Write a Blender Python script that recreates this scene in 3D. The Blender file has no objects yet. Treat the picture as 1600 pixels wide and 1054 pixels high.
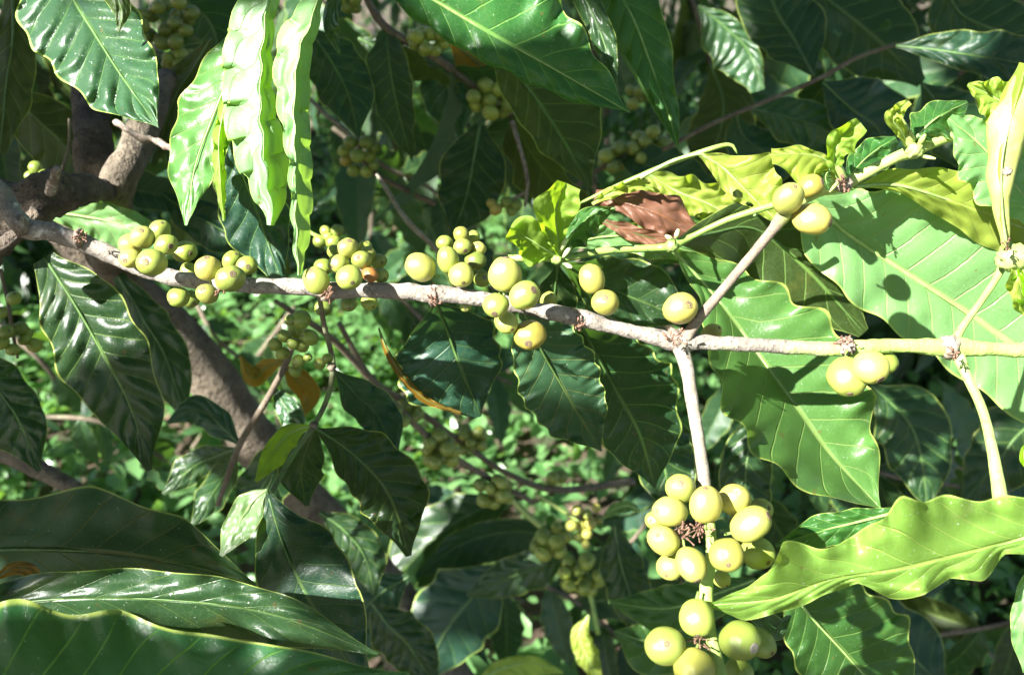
import bpy, math, random
import numpy as np
from mathutils import Vector, Matrix, noise

random.seed(7); np.random.seed(7)
SC = bpy.context.scene
COL = SC.collection

# ------------------------------------------------------------------ camera
F = 1386.0                       # focal length in photo pixels (1600 wide)
CAM_H, PITCH = 1.30, math.radians(28)
cd = bpy.data.cameras.new("camera"); cam = bpy.data.objects.new("camera", cd); COL.objects.link(cam)
cam.location = (0, 0, CAM_H); cam.rotation_euler = (math.pi/2 - PITCH, 0, 0)
cd.sensor_width = 36; cd.lens = 36*F/1600; cd.clip_start = 0.01; cd.clip_end = 500
cd.dof.use_dof = True; cd.dof.focus_distance = 0.36; cd.dof.aperture_fstop = 13
SC.camera = cam
CM = Matrix.Translation((0, 0, CAM_H)) @ Matrix.Rotation(math.pi/2 - PITCH, 4, 'X')

def P(px, py, d):                # a point of the place, seen at photo pixel px,py, d metres away
    return CM @ Vector(((px-800)/F*d, -(py-527)/F*d, -d))

# ------------------------------------------------------------------ light
LC = Vector((-0.62, 0.33, 0.71)).normalized()
LW = (CM.to_3x3() @ LC).normalized()
w = bpy.data.worlds.new("World"); SC.world = w; w.use_nodes = True
nt = w.node_tree; bg = nt.nodes["Background"]; sky = nt.nodes.new("ShaderNodeTexSky")
sky.sky_type = 'NISHITA'; sky.sun_disc = False
sky.sun_elevation = math.asin(LW.z); sky.sun_rotation = math.atan2(LW.x, LW.y)
nt.links.new(sky.outputs[0], bg.inputs[0]); bg.inputs[1].default_value = 0.054
sd = bpy.data.lights.new("sun", 'SUN'); sd.energy = 5.0; sd.angle = math.radians(0.5); sd.color = (1, .97, .92)
so = bpy.data.objects.new("sun", sd); COL.objects.link(so)
so.rotation_euler = (-LW).to_track_quat('-Z', 'Y').to_euler()
SC.view_settings.view_transform = 'Standard'; SC.view_settings.look = 'None'
SC.view_settings.gamma = 1; SC.view_settings.use_curve_mapping = False
SC.view_settings.exposure = 2.4

# ------------------------------------------------------------------ node helpers
class NB:
    def __init__(s, name):
        s.m = bpy.data.materials.new(name); s.m.use_nodes = True; s.t = s.m.node_tree
        s.t.nodes.clear(); s.out = s.t.nodes.new("ShaderNodeOutputMaterial")
    def n(s, typ, **kw):
        x = s.t.nodes.new(typ)
        for k, v in kw.items():
            setattr(x, k, v)
        return x
    def l(s, a, b): s.t.links.new(a, b)
    def put(s, sock, v):
        if hasattr(v, 'links') or hasattr(v, 'is_output'): s.l(v, sock)
        elif isinstance(v, tuple) and len(v) == 3: sock.default_value = (*v, 1)
        else: sock.default_value = v
    def math(s, op, a, b=None, c=None):
        x = s.n("ShaderNodeMath", operation=op); s.put(x.inputs[0], a)
        if b is not None: s.put(x.inputs[1], b)
        if c is not None: s.put(x.inputs[2], c)
        return x.outputs[0]
    def mix(s, f, a, b):
        x = s.n("ShaderNodeMix", data_type='RGBA'); s.put(x.inputs[0], f); s.put(x.inputs[6], a); s.put(x.inputs[7], b)
        return x.outputs[2]
    def ramp(s, v, lo, hi, a=0., b=1.):
        x = s.n("ShaderNodeMapRange", interpolation_type='SMOOTHSTEP'); s.put(x.inputs[0], v)
        x.inputs[1].default_value = lo; x.inputs[2].default_value = hi; x.inputs[3].default_value = a; x.inputs[4].default_value = b
        return x.outputs[0]
    def noise(s, scale, detail=3, vec=None, rough=.5):
        x = s.n("ShaderNodeTexNoise"); x.inputs['Scale'].default_value = scale; x.inputs['Detail'].default_value = detail
        x.inputs['Roughness'].default_value = rough
        if vec is not None: s.l(vec, x.inputs['Vector'])
        return x.outputs[0]
    def obj(s): 
        if not hasattr(s, '_tc'): s._tc = s.n("ShaderNodeTexCoord")
        return s._tc.outputs['Object']

def leaf_mat(name, top, under, trans, blotch=(.10, .09, .02), blotch_amt=.35, rough=.36, vein=(.22, .36, .10),
             vein_amt=.55, tmix=.34, margin=(.42, .52, .14), dust=.5, spec=.36):
    b = NB(name); tc = b.n("ShaderNodeUVMap"); sp = b.n("ShaderNodeSeparateXYZ"); b.l(tc.outputs[0], sp.inputs[0])
    u, v = sp.outputs[0], sp.outputs[1]
    av = b.math('ABSOLUTE', v); o = b.obj(); inf = b.n("ShaderNodeObjectInfo")
    n1 = b.noise(28, 4, o); n2 = b.noise(260, 3, o); n3 = b.noise(900, 2, o)
    ph = b.math('SUBTRACT', u, b.math('MULTIPLY', b.math('POWER', av, .85), 1.25))
    ph = b.math('ADD', ph, b.math('MULTIPLY', b.math('SUBTRACT', n1, .5), .42))
    fr = b.math('ABSOLUTE', b.math('SUBTRACT', b.math('FRACT', ph), .5))
    lateral = b.math('MULTIPLY', b.ramp(fr, .452, .495), b.ramp(av, .8, 1., 1., .15))
    mid = b.ramp(av, .055, .02)
    vn = b.math('MAXIMUM', lateral, mid)
    vor = b.n("ShaderNodeTexVoronoi", feature='DISTANCE_TO_EDGE'); vor.inputs['Scale'].default_value = 330; b.l(o, vor.inputs['Vector'])
    net = b.ramp(vor.outputs['Distance'], .09, .0)
    c = b.mix(b.ramp(n1, .42, .72), top, tuple(x*1.45 for x in top))
    c = b.mix(b.math('MULTIPLY', b.ramp(b.noise(55, 5, o, .65), .56, .76), blotch_amt), c, blotch)
    c = b.mix(b.math('MULTIPLY', net, .07), c, vein)
    c = b.mix(b.math('MULTIPLY', vn, vein_amt), c, vein)
    c = b.mix(b.math('MULTIPLY', b.ramp(n3, .68, .76), dust), c, (.5, .55, .48))
    c = b.mix(b.math('MULTIPLY', b.ramp(av, .955, .985), .75), c, margin)
    c = b.mix(b.math('MULTIPLY', b.ramp(b.noise(150, 2, o), .70, .76), .6), c, (.12, .075, .03))
    hsv = b.n("ShaderNodeHueSaturation"); b.l(c, hsv.inputs['Color']); hsv.inputs['Saturation'].default_value = 1.08
    b.l(b.math('ADD', b.math('MULTIPLY', inf.outputs['Random'], .5), .75), hsv.inputs['Value'])
    b.l(b.math('ADD', b.math('MULTIPLY', inf.outputs['Random'], .03), .485), hsv.inputs['Hue'])
    geo = b.n("ShaderNodeNewGeometry")
    cu = b.mix(b.math('MULTIPLY', vn, .6), under, tuple(min(1, x*1.8) for x in under))
    col = b.mix(geo.outputs['Backfacing'], hsv.outputs[0], cu)
    pr = b.n("ShaderNodeBsdfPrincipled"); b.l(col, pr.inputs['Base Color'])
    rg = b.math('ADD', b.math('MULTIPLY', b.noise(45, 5, o, .7), .42), rough - .17)
    rg = b.math('ADD', rg, b.math('MULTIPLY', geo.outputs['Backfacing'], .2)); b.l(rg, pr.inputs['Roughness'])
    pr.inputs['Specular IOR Level'].default_value = spec
    bm = b.n("ShaderNodeBump"); bm.inputs['Strength'].default_value = .5; bm.inputs['Distance'].default_value = .0009
    h = b.math('ADD', b.math('MULTIPLY', vn, -.9), b.math('ADD', b.math('MULTIPLY', n2, .22), b.math('MULTIPLY', net, -.07)))
    b.l(h, bm.inputs['Height']); b.l(bm.outputs[0], pr.inputs['Normal'])
    tr = b.n("ShaderNodeBsdfTranslucent")
    tcx = b.mix(b.math('MULTIPLY', vn, .5), trans, tuple(x*.55 for x in trans))
    tcx = b.mix(b.math('MULTIPLY', b.ramp(n1, .35, .65), .35), tcx, tuple(x*.6 for x in trans)); b.l(tcx, tr.inputs[0])
    ms = b.n("ShaderNodeMixShader"); ms.inputs[0].default_value = tmix
    b.l(pr.outputs[0], ms.inputs[1]); b.l(tr.outputs[0], ms.inputs[2]); b.l(ms.outputs[0], b.out.inputs[0])
    return b.m

def bark_mat(name, c1, c2, c3, scale=60, rough=.85, bump=.002, ring=0., fleck=(.6, .58, .52), fleck_amt=.5, attr=False, green=(.23, .33, .075)):
    b = NB(name); o = b.obj()
    n1 = b.noise(scale, 6, o, .62); n2 = b.noise(scale*6, 4, o, .6); n3 = b.noise(scale*2.2, 2, o)
    c = b.mix(b.ramp(n1, .35, .65), c1, c2); c = b.mix(b.ramp(n2, .52, .72), c, c3)
    c = b.mix(b.math('MULTIPLY', b.ramp(n3, .60, .72), fleck_amt), c, fleck)
    if attr:                      # the bark turns to green skin towards the young end
        a = b.n("ShaderNodeAttribute"); a.attribute_name = "young"
        f = b.ramp(b.math('ADD', a.outputs['Fac'], b.math('MULTIPLY', b.math('SUBTRACT', n1, .5), .9)), .3, .7)
        c = b.mix(f, c, b.mix(b.ramp(n1, .3, .7), green, tuple(x*1.5 for x in green)))
    pr = b.n("ShaderNodeBsdfPrincipled"); b.l(c, pr.inputs['Base Color']); pr.inputs['Roughness'].default_value = rough
    bm = b.n("ShaderNodeBump"); bm.inputs['Strength'].default_value = .7; bm.inputs['Distance'].default_value = bump
    b.l(b.math('ADD', n1, b.math('MULTIPLY', n2, .5)), bm.inputs['Height']); b.l(bm.outputs[0], pr.inputs['Normal'])
    b.l(pr.outputs[0], b.out.inputs[0]); return b.m

def cherry_mat():
    b = NB("cherry_skin"); o = b.obj(); inf = b.n("ShaderNodeObjectInfo")
    n1 = b.noise(150, 3, o); n2 = b.noise(1400, 2, o); n3 = b.noise(420, 4, o, .7)
    c = b.mix(b.ramp(n1, .3, .7), inf.outputs['Color'], b.mix(.5, inf.outputs['Color'], (.32, .30, .05))); c = b.mix(b.math('MULTIPLY', b.ramp(b.noise(70, 2, o), .5, .62), .6), c, (.20, .27, .05))
    c = b.mix(b.math('MULTIPLY', b.ramp(n2, .62, .72), .25), c, (.5, .52, .25))
    c = b.mix(b.math('MULTIPLY', b.ramp(n3, .60, .72), .55), c, (.15, .11, .035))
    hsv = b.n("ShaderNodeHueSaturation"); b.l(c, hsv.inputs['Color'])
    b.l(b.math('ADD', b.math('MULTIPLY', inf.outputs['Random'], .5), .70), hsv.inputs['Value'])
    b.l(b.math('ADD', b.math('MULTIPLY', inf.outputs['Random'], -.02), .51), hsv.inputs['Hue'])
    pr = b.n("ShaderNodeBsdfPrincipled"); b.l(hsv.outputs[0], pr.inputs['Base Color'])
    b.l(b.math('ADD', b.math('MULTIPLY', n1, .22), .20), pr.inputs['Roughness'])
    pr.inputs['Subsurface Weight'].default_value = .08; pr.inputs['Subsurface Radius'].default_value = (1, .9, .25); pr.inputs['Subsurface Scale'].default_value = .003
    bm = b.n("ShaderNodeBump"); bm.inputs['Strength'].default_value = .25; bm.inputs['Distance'].default_value = .0004
    b.l(b.math('ADD', n1, b.math('MULTIPLY', n3, .5)), bm.inputs['Height']); b.l(bm.outputs[0], pr.inputs['Normal'])
    b.l(pr.outputs[0], b.out.inputs[0]); return b.m

def plain(name, c, rough=.6, c2=None, scale=300):
    b = NB(name); pr = b.n("ShaderNodeBsdfPrincipled"); pr.inputs['Roughness'].default_value = rough
    b.l(b.mix(b.ramp(b.noise(scale, 4, b.obj()), .35, .65), c, c2 or tuple(x*.6 for x in c)), pr.inputs['Base Color'])
    b.l(pr.outputs[0], b.out.inputs[0]); return b.m

M = {
 'dark':  leaf_mat('leaf_dark_green_shaded', (.016, .042, .017), (.045, .09, .03), (.09, .20, .02), rough=.33),  # green darkened and cooled so the colour itself carries shade
 'blue':  leaf_mat('leaf_blue_green_shaded', (.015, .044, .027), (.045, .09, .04), (.07, .17, .03), rough=.36, vein_amt=.3),  # depth and blue tint of shadow put into the leaf colour
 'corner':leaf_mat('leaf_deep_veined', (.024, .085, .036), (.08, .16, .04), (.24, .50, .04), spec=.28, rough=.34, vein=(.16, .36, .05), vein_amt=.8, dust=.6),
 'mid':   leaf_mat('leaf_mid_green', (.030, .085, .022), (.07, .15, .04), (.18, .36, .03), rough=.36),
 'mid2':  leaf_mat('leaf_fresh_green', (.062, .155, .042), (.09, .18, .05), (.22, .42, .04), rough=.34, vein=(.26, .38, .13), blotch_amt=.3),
 'light': leaf_mat('leaf_light_green_sunlit', (.125, .235, .09), (.17, .29, .11), (.30, .52, .05), rough=.38, vein=(.34, .46, .16), vein_amt=.6, blotch_amt=.15),  # pale base stands in for the sheen of sunlit leaves
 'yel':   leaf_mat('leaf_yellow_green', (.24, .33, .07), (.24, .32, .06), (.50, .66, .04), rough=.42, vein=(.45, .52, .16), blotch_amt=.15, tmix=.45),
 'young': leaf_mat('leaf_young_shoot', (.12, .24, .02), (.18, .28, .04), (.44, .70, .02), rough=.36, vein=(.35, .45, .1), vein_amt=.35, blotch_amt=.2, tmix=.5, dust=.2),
 'olive': leaf_mat('leaf_olive_shaded', (.028, .046, .012), (.05, .07, .02), (.15, .20, .02), rough=.5, tmix=.4, dust=.2),  # olive base darkened to hold part of the shade
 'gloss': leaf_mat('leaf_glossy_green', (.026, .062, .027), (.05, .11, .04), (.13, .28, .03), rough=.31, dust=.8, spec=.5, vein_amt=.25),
 'glow':  leaf_mat('leaf_backlit_glossy', (.13, .21, .10), (.16, .28, .03), (.50, .85, .02), rough=.36, dust=.3, spec=.6, vein_amt=.2, tmix=.42),  # base paled to carry white sun glare
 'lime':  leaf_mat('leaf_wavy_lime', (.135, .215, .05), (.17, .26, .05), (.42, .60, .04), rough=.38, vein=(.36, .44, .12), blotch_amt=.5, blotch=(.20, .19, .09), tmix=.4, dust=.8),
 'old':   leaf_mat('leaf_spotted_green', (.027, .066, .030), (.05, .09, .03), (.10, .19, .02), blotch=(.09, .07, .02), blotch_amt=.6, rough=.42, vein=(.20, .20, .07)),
 'sick':  leaf_mat('leaf_yellow_brown', (.17, .11, .015), (.17, .12, .02), (.28, .18, .015), blotch=(.10, .05, .02), blotch_amt=.8, rough=.55, vein=(.3, .22, .06)),
 'red':   leaf_mat('leaf_red_brown', (.145, .075, .050), (.22, .13, .09), (.34, .14, .06), blotch=(.09, .035, .02), blotch_amt=.7, rough=.46, vein=(.3, .14, .06), margin=(.3, .16, .05), tmix=.35),
 'bark':  bark_mat('branch_bark', (.165, .145, .12), (.27, .245, .205), (.07, .056, .045), scale=95, bump=.0022, attr=True, fleck_amt=.75),
 'twigw': bark_mat('pale_twig_bark', (.26, .235, .185), (.19, .165, .12), (.10, .075, .05), scale=120, bump=.0009, attr=True, fleck_amt=.3),
 'twign': bark_mat('brown_twig_bark', (.15, .12, .09), (.22, .18, .13), (.09, .07, .05), scale=120, bump=.0008, attr=True, fleck_amt=.3, green=(.20, .24, .06)),
 'twigb': bark_mat('dark_twig_bark', (.10, .075, .05), (.16, .13, .09), (.06, .045, .03), scale=100, bump=.0008, fleck_amt=.15, attr=True, green=(.07, .12, .03)),
 'trunk': bark_mat('trunk_bark', (.088, .070, .048), (.175, .142, .10), (.045, .034, .022), scale=46, bump=.010, fleck=(.22, .20, .15), fleck_amt=.3),
 'gnarl': bark_mat('gnarled_bark', (.055, .042, .030), (.13, .10, .07), (.018, .014, .010), scale=75, bump=.012, fleck=(.22, .19, .15), fleck_amt=.35),
 'node':  bark_mat('node_scar', (.14, .10, .075), (.32, .26, .21), (.05, .035, .03), scale=240, bump=.0012, fleck_amt=.5),
 'green': bark_mat('green_stem', (.16, .27, .05), (.24, .36, .08), (.10, .17, .04), scale=60, rough=.45, bump=.0003, fleck=(.35, .42, .2), fleck_amt=.3),
 'stem_y':bark_mat('yellow_green_stem', (.25, .34, .085), (.33, .41, .13), (.18, .26, .06), scale=60, rough=.45, bump=.0003, fleck=(.5, .55, .25), fleck_amt=.3),
 'rolled':bark_mat('rolled_young_leaf', (.31, .36, .08), (.38, .42, .12), (.26, .32, .07), scale=40, rough=.4, bump=.0006, fleck=(.5, .55, .3), fleck_amt=.3),
 'rib':   plain('leaf_midrib', (.26, .38, .12), .45, (.18, .30, .08)),
 'ribd':  plain('leaf_midrib_dark', (.08, .16, .04), .45, (.06, .12, .03)),
 'cherry':cherry_mat(),
 'calyx': plain('calyx_brown', (.20, .14, .08), .8, (.05, .035, .02), 1500),
 'scarg': plain('calyx_grey', (.26, .24, .20), .8, (.12, .10, .08), 1500),
 'bud':   plain('flower_bud', (.55, .60, .30), .5, (.35, .45, .15)),
 'dry':   plain('dried_flower', (.24, .13, .08), .9, (.08, .045, .03), 1200),
}

# ------------------------------------------------------------------ mesh helpers
def mesh(name, V, Fc, uv=None, young=None, smooth=True):
    me = bpy.data.meshes.new(name); me.from_pydata([tuple(v) for v in V], [], Fc)
    if smooth: me.polygons.foreach_set('use_smooth', [True]*len(me.polygons))
    if uv is not None:
        lay = me.uv_layers.new(name="UVMap"); idx = np.empty(len(me.loops), dtype=np.int32); me.loops.foreach_get('vertex_index', idx)
        lay.data.foreach_set('uv', np.asarray(uv, dtype=np.float32)[idx].ravel())
    if young is not None:
        a = me.attributes.new("young", 'FLOAT', 'POINT'); a.data.foreach_set('value', np.asarray(young, dtype=np.float32))
    me.update(); return me

def link(name, me, mat, parent=None, origin=None, label=None, cat=None, group=None, kind=None):
    """one object; mesh verts are moved so that the object's origin sits at `origin` (a world point)"""
    o = bpy.data.objects.new(name, me); COL.objects.link(o)
    if mat is not None and not me.materials: me.materials.append(mat)
    if origin is not None:
        origin = Vector(origin); me.transform(Matrix.Translation(-origin)); o.location = origin
    if parent is not None:
        o.parent = parent
        if origin is not None: o.location = origin - wloc(parent)
    if label: o['label'] = label
    if cat: o['category'] = cat
    if group: o['group'] = group
    if kind: o['kind'] = kind
    return o

def wloc(o):
    l = Vector(o.location)
    while o.parent: o = o.parent; l += o.location
    return l

def thing(name, at, label, cat, group=None):
    o = bpy.data.objects.new(name, None); COL.objects.link(o); o.location = at; o.empty_display_size = .01
    o['label'] = label; o['category'] = cat
    if group: o['group'] = group
    return o

def catmull(pts, n):
    pts = [np.array(p, float) for p in pts]
    if len(pts) == 2: return [pts[0]*(1-i/(n-1)) + pts[1]*i/(n-1) for i in range(n)]
    Q = [2*pts[0]-pts[1]] + pts + [2*pts[-1]-pts[-2]]
    seg = [np.linalg.norm((pts[i+1]-pts[i])[:2]) + 1e-9 for i in range(len(pts)-1)]; cum = np.concatenate([[0], np.cumsum(seg)]); tot = cum[-1]
    out = []
    for i in range(n):
        s = tot*i/(n-1); k = min(int(np.searchsorted(cum, s, side='right'))-1, len(pts)-2); t = (s-cum[k])/seg[k]
        a, b, c, d = Q[k], Q[k+1], Q[k+2], Q[k+3]
        out.append(.5*((2*b)+(-a+c)*t+(2*a-5*b+4*c-d)*t*t+(-a+3*b-3*c+d)*t**3))
    return out

def interp(ws, u):
    x = u*(len(ws)-1); k = min(int(x), len(ws)-2); t = x-k; t = t*t*(3-2*t)*.45 + t*.55
    return ws[k]*(1-t)+ws[k+1]*t

def tube_world(pts, rad, sides=12, lump=0., lscale=60, caps=True):
    """pts world Vectors, rad metres per point"""
    n = len(pts); V = []; Fc = []; pts = [Vector(p) for p in pts]
    t0 = (pts[1]-pts[0]).normalized(); a = t0.orthogonal().normalized()
    for i, p in enumerate(pts):
        t = (pts[min(i+1, n-1)]-pts[max(i-1, 0)]).normalized(); a = (a - t*a.dot(t)).normalized(); b = t.cross(a)
        for k in range(sides):
            th = 2*math.pi*k/sides; dr = a*math.cos(th)+b*math.sin(th)
            q = p+dr*rad[i]
            if lump: q += dr*rad[i]*lump*(noise.noise(q*lscale)*1.2+noise.noise(q*lscale*2.7)*.7)
            V.append(q)
    for i in range(n-1):
        for k in range(sides):
            k2 = (k+1) % sides; Fc.append((i*sides+k, i*sides+k2, (i+1)*sides+k2, (i+1)*sides+k))
    if caps: Fc.append(tuple(range(sides))[::-1]); Fc.append(tuple((n-1)*sides+k for k in range(sides)))
    return V, Fc

def tube_px(rows, n=40, sides=12, lump=0., lscale=60, young=None):
    """rows (px,py,d,r_px)[,young]"""
    c = catmull(rows, n); pts = [P(q[0], q[1], q[2]) for q in c]; rad = [max(.05, q[3]*(.92 if len(rows[0]) > 4 else 1))*q[2]/F for q in c]
    V, Fc = tube_world(pts, rad, sides, lump, lscale)
    yg = [float(q[4]) for q in c for _ in range(sides)] if len(rows[0]) > 4 else [0.]*len(V)
    return V, Fc, yg

def stem(name, rows, mat, parent=None, n=40, sides=12, lump=0., lscale=60, **kw):
    V, Fc, yg = tube_px(rows, n, sides, lump, lscale)
    return link(name, mesh(name, V, Fc, young=yg), M[mat], parent, P(*rows[0][:3]), **kw)

# ------------------------------------------------------------------ leaves
def leaf(mid, wl, wr, tl=.3, tr=.3, mat='mid', nv=9, q=.8, ruf=(1.5, 6), cup=0., under=False, parent=None, name='leaf',
         label=None, cat=None, group=None, rib=2.6, curl_l=None, curl_r=None, pl=(0, 0), vk=1.7, ep=2.6, seed=None, scal=.05, ribmat=None, petiole=None, holes=()):
    """mid: midrib pixels+depth from base to tip; wl / wr: half widths in pixels on the left / right of travel;
       tl / tr: how fast each wing goes away from the eye; q quilting mm; ruf = (mm, waves)"""
    sd_ = random.random()*100 if seed is None else seed
    NU, NVH = 84, 14
    c = catmull(mid, NU); V = []; uv = []; L = float(np.sum([np.linalg.norm((c[i+1]-c[i])[:2]) for i in range(NU-1)]))
    for i in range(NU):
        u = i/(NU-1); m = c[i]; t = (c[min(i+1, NU-1)]-c[max(i-1, 0)])[:2]; t = t/(np.linalg.norm(t)+1e-9); lf = np.array([t[1], -t[0]])
        mpp = m[2]/F
        for j in range(-NVH, NVH+1):
            s = 1 if j < 0 else -1          # j<0: left side
            av = abs(j)/NVH; W = interp(wl if j < 0 else wr, u); tilt = tl if j < 0 else tr
            if isinstance(tilt, (list, tuple)): tilt = interp(tilt, u)
            ph = 2*math.pi*(ruf[1]*u) + sd_*(1 if j < 0 else 1.7) + 1.2*math.sin(u*5+sd_)
            lat = W*av; sh = 0.
            curl = curl_l if j < 0 else curl_r
            dz = tilt*lat
            if curl:
                v0, k, hgt = curl
                if isinstance(k, (list, tuple)): k = interp(k, u)
                if av > v0:
                    e = (av-v0)/(1-v0); lat = W*(v0 + (1-v0)*(e - e*e*(1+k)*.85)); dz = tilt*W*v0 - hgt*W*e*(1.3-.5*e)
            lat *= 1 + scal*math.sin(ph+1.1)*av**3
            sh = -av*W*.06
            edge = av**ep; amp = ruf[0]*.001*(.55+1.1*abs(noise.noise(Vector((u*3.1, 7.3*s, sd_)))*1.6+.35)); ph += 2.4*noise.noise(Vector((u*2.6, s*5., sd_+9)))
            end = min(1, 6*u, 6*(1-u)+.15)
            z = m[2] + dz*mpp + cup*W*av*av*mpp
            z += amp*edge*math.sin(ph)*end*(1 if W > 3 else 0)
            z += ruf[0]*.0004*edge*math.sin(ph*2.3+2)*end
            phase = u*nv - vk*av**.85
            z -= q*.001*abs(math.sin(math.pi*phase))**.8*(av**.5)*(1-av**4*.6)*end*min(1, W/12)
            z += (.0026*noise.noise(Vector((u*4, j/NVH*2, sd_)))+.0005*noise.noise(Vector((u*13, j/NVH*4., sd_))))*end*min(1, W/30)
            pp = m[:2]+lf*s*lat + t*sh
            z += (pl[0]*(pp[0]-mid[len(mid)//2][0])-pl[1]*(pp[1]-mid[len(mid)//2][1]))*mpp
            V.append(P(pp[0], pp[1], z)); uv.append((u*nv-(vk-1.25)*av**.85, j/NVH))
    NJ = 2*NVH+1; Fc = []
    hs = [(h[0], h[1], h[2], h[3]) for h in holes]
    for i in range(NU-1):
        for j in range(NJ-1):
            uu = (i+.5)/(NU-1); vv = (j+.5-NVH)/NVH
            if any(((uu-a)/r1)**2+((vv-b_)/r2)**2 < 1 for a, b_, r1, r2 in hs): continue
            f = (i*NJ+j, i*NJ+j+1, (i+1)*NJ+j+1, (i+1)*NJ+j); Fc.append(f)
    # orientation: the glossy top looks to the eye unless `under`
    a, b_, c_ = V[Fc[len(Fc)//2][0]], V[Fc[len(Fc)//2][1]], V[Fc[len(Fc)//2][3]]
    # left to right x base to tip: analytic sign, seen from the camera
    nrm = Vector((0, 0, 0)); 
    for f in Fc[::37]: nrm += (V[f[1]]-V[f[0]]).cross(V[f[3]]-V[f[0]])
    vd = (Vector((0, 0, CAM_H))-a); facing = nrm.dot(vd) > 0
    if facing == under: Fc = [x[::-1] for x in Fc]
    base = P(*mid[0])
    o = link(name, mesh(name, V, Fc, uv=uv), M[mat], parent, base, label, cat, group)
    rm = ribmat or ('ribd' if mat in ('dark', 'blue', 'gloss', 'olive', 'old', 'sick', 'red') else 'rib')
    rows = [(x[0], x[1], x[2], rib*(1.05-.9*i/20)) for i, x in enumerate(catmull(mid, 21))]
    rows = [(a_, b_, c_+(pl[0]*(a_-mid[len(mid)//2][0])-pl[1]*(b_-mid[len(mid)//2][1]))*c_/F, e_) for a_, b_, c_, e_ in rows]
    if petiole: rows = [(*p_, rib*1.3) for p_ in petiole] + rows
    Vr, Fr, _ = tube_px(rows, 44, 6); link('midrib', mesh('midrib', Vr, Fr), M[rm], o, base)
    return o

# ------------------------------------------------------------------ cherries
def lathe(prof, seg=24):
    V = []; Fc = []; rings = len(prof)
    for r, z in prof:
        for k in range(seg): th = 2*math.pi*k/seg; V.append((r*math.cos(th), r*math.sin(th), z))
    for i in range(rings-1):
        for k in range(seg):
            k2 = (k+1) % seg; Fc.append((i*seg+k, i*seg+k2, (i+1)*seg+k2, (i+1)*seg+k))
    Fc.append(tuple(range(seg))[::-1]); Fc.append(tuple((rings-1)*seg+k for k in range(seg)))
    return V, Fc
def cherry_meshes():
    out = []
    for v in range(3):
        prof = []
        for i in range(21):
            th = math.pi*(i/20); z = -math.cos(th); r = math.sin(th)**(.92)
            r *= 1 + (.03, -.02, .0)[v]*z
            if i == 20: r = .02; z = .955
            if i == 19: z = .975
            if i == 0: r = .02
            prof.append((r, z))
        V, Fc = lathe(prof, 28)
        V = [(x*(1.05+.02*math.sin(2*math.atan2(y, x)+v)), y*.94, z) for x, y, z in V]; V = [tuple(Vector(q)*(1+.055*noise.noise(Vector(q)*1.4+Vector((v*5, 0, 0)))+.012*noise.noise(Vector(q)*5))) for q in V]
        out.append(mesh('cherry', V, Fc)); out[-1].materials.append(M['cherry'])
    return out
CH = cherry_meshes()
def calyx_mesh(nm, mat, R=.19):
    prof = [(R*.25, .945), (R*.3, .99), (R*.55, 1.005), (R*.62, .97), (R*.8, .985), (R, .995), (R*1.15, .985), (R*1.25, .955), (R*1.1, .93)]
    V, Fc = lathe(prof, 14)
    V = [(x*(1+.18*noise.noise(Vector((x*9, y*9, z)))*2), y*(1+.2*noise.noise(Vector((x*7, y*9, 3)))), z+.02*noise.noise(Vector((x*30, y*30, 0)))) for x, y, z in V]
    m = mesh(nm, V, Fc); m.materials.append(M[mat]); return m
CX = [calyx_mesh('calyx', 'calyx', .21), calyx_mesh('calyx', 'scarg', .22), calyx_mesh('calyx', 'calyx', .14)]
PV, PF = tube_world([Vector((0, 0, -.93)), Vector((.03, 0, -1.15)), Vector((.12, .03, -1.42))], [.12, .08, .10], 7)
PED = mesh('pedicel', PV, PF); PED.materials.append(M['green'])
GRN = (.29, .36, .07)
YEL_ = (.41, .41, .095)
def cherry(x, y, d, rx, ry=None, ax=None, parent=None, col=GRN, cal=0, tip=None, ped=True, label=None):
    """ax: (dx,dy) pixel offset from the cherry's centre to its tip scar; tip: 0..1 how much the tip looks to the eye"""
    ry = ry or rx; r = min(rx, ry); R = max(rx, ry); mpp = d/F
    if ax is None:
        a = random.uniform(0, 6.28); ax = (.75*r*math.cos(a), .75*r*math.sin(a)); back = random.random() < .45
    else: back = False
    ox, oy = ax[0]/R, ax[1]/R; L = math.hypot(ox, oy)
    if L > .98: ox, oy = ox/L*.98, oy/L*.98; L = .98
    z = math.sqrt(1-L*L)*(-1 if back else 1)
    A = (CM.to_3x3() @ Vector((ox, -oy, z))).normalized()
    o = bpy.data.objects.new('cherry', random.choice(CH)); COL.objects.link(o)
    rot = A.to_track_quat('Z', 'Y')
    # stretch along the axis so that the outline has the long side seen in the picture
    long = R/r if L > .3 else 1.06
    ce = P(x, y, d)
    o.location = ce - (wloc(parent) if parent else Vector((0, 0, 0))); o.rotation_mode = 'QUATERNION'; o.rotation_quaternion = rot
    rr = (r if L > .3 else (r+R)/2)*mpp
    if col in (YEL_, GRN) and random.random() < .5:
        k_ = random.uniform(.1, .55); col = tuple(a_*(1-k_)+b_*k_ for a_, b_ in zip(col, (.42, .27, .055) if random.random() < .35 else (.20, .31, .05)))
    o.scale = (rr, rr, rr*long); o.parent = parent; o.color = (*col, 1)
    if label: o['label'] = label
    c = bpy.data.objects.new('calyx', CX[cal]); COL.objects.link(c); c.parent = o
    if ped:
        p = bpy.data.objects.new('pedicel', PED); COL.objects.link(p); p.parent = o
    return o

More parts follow.
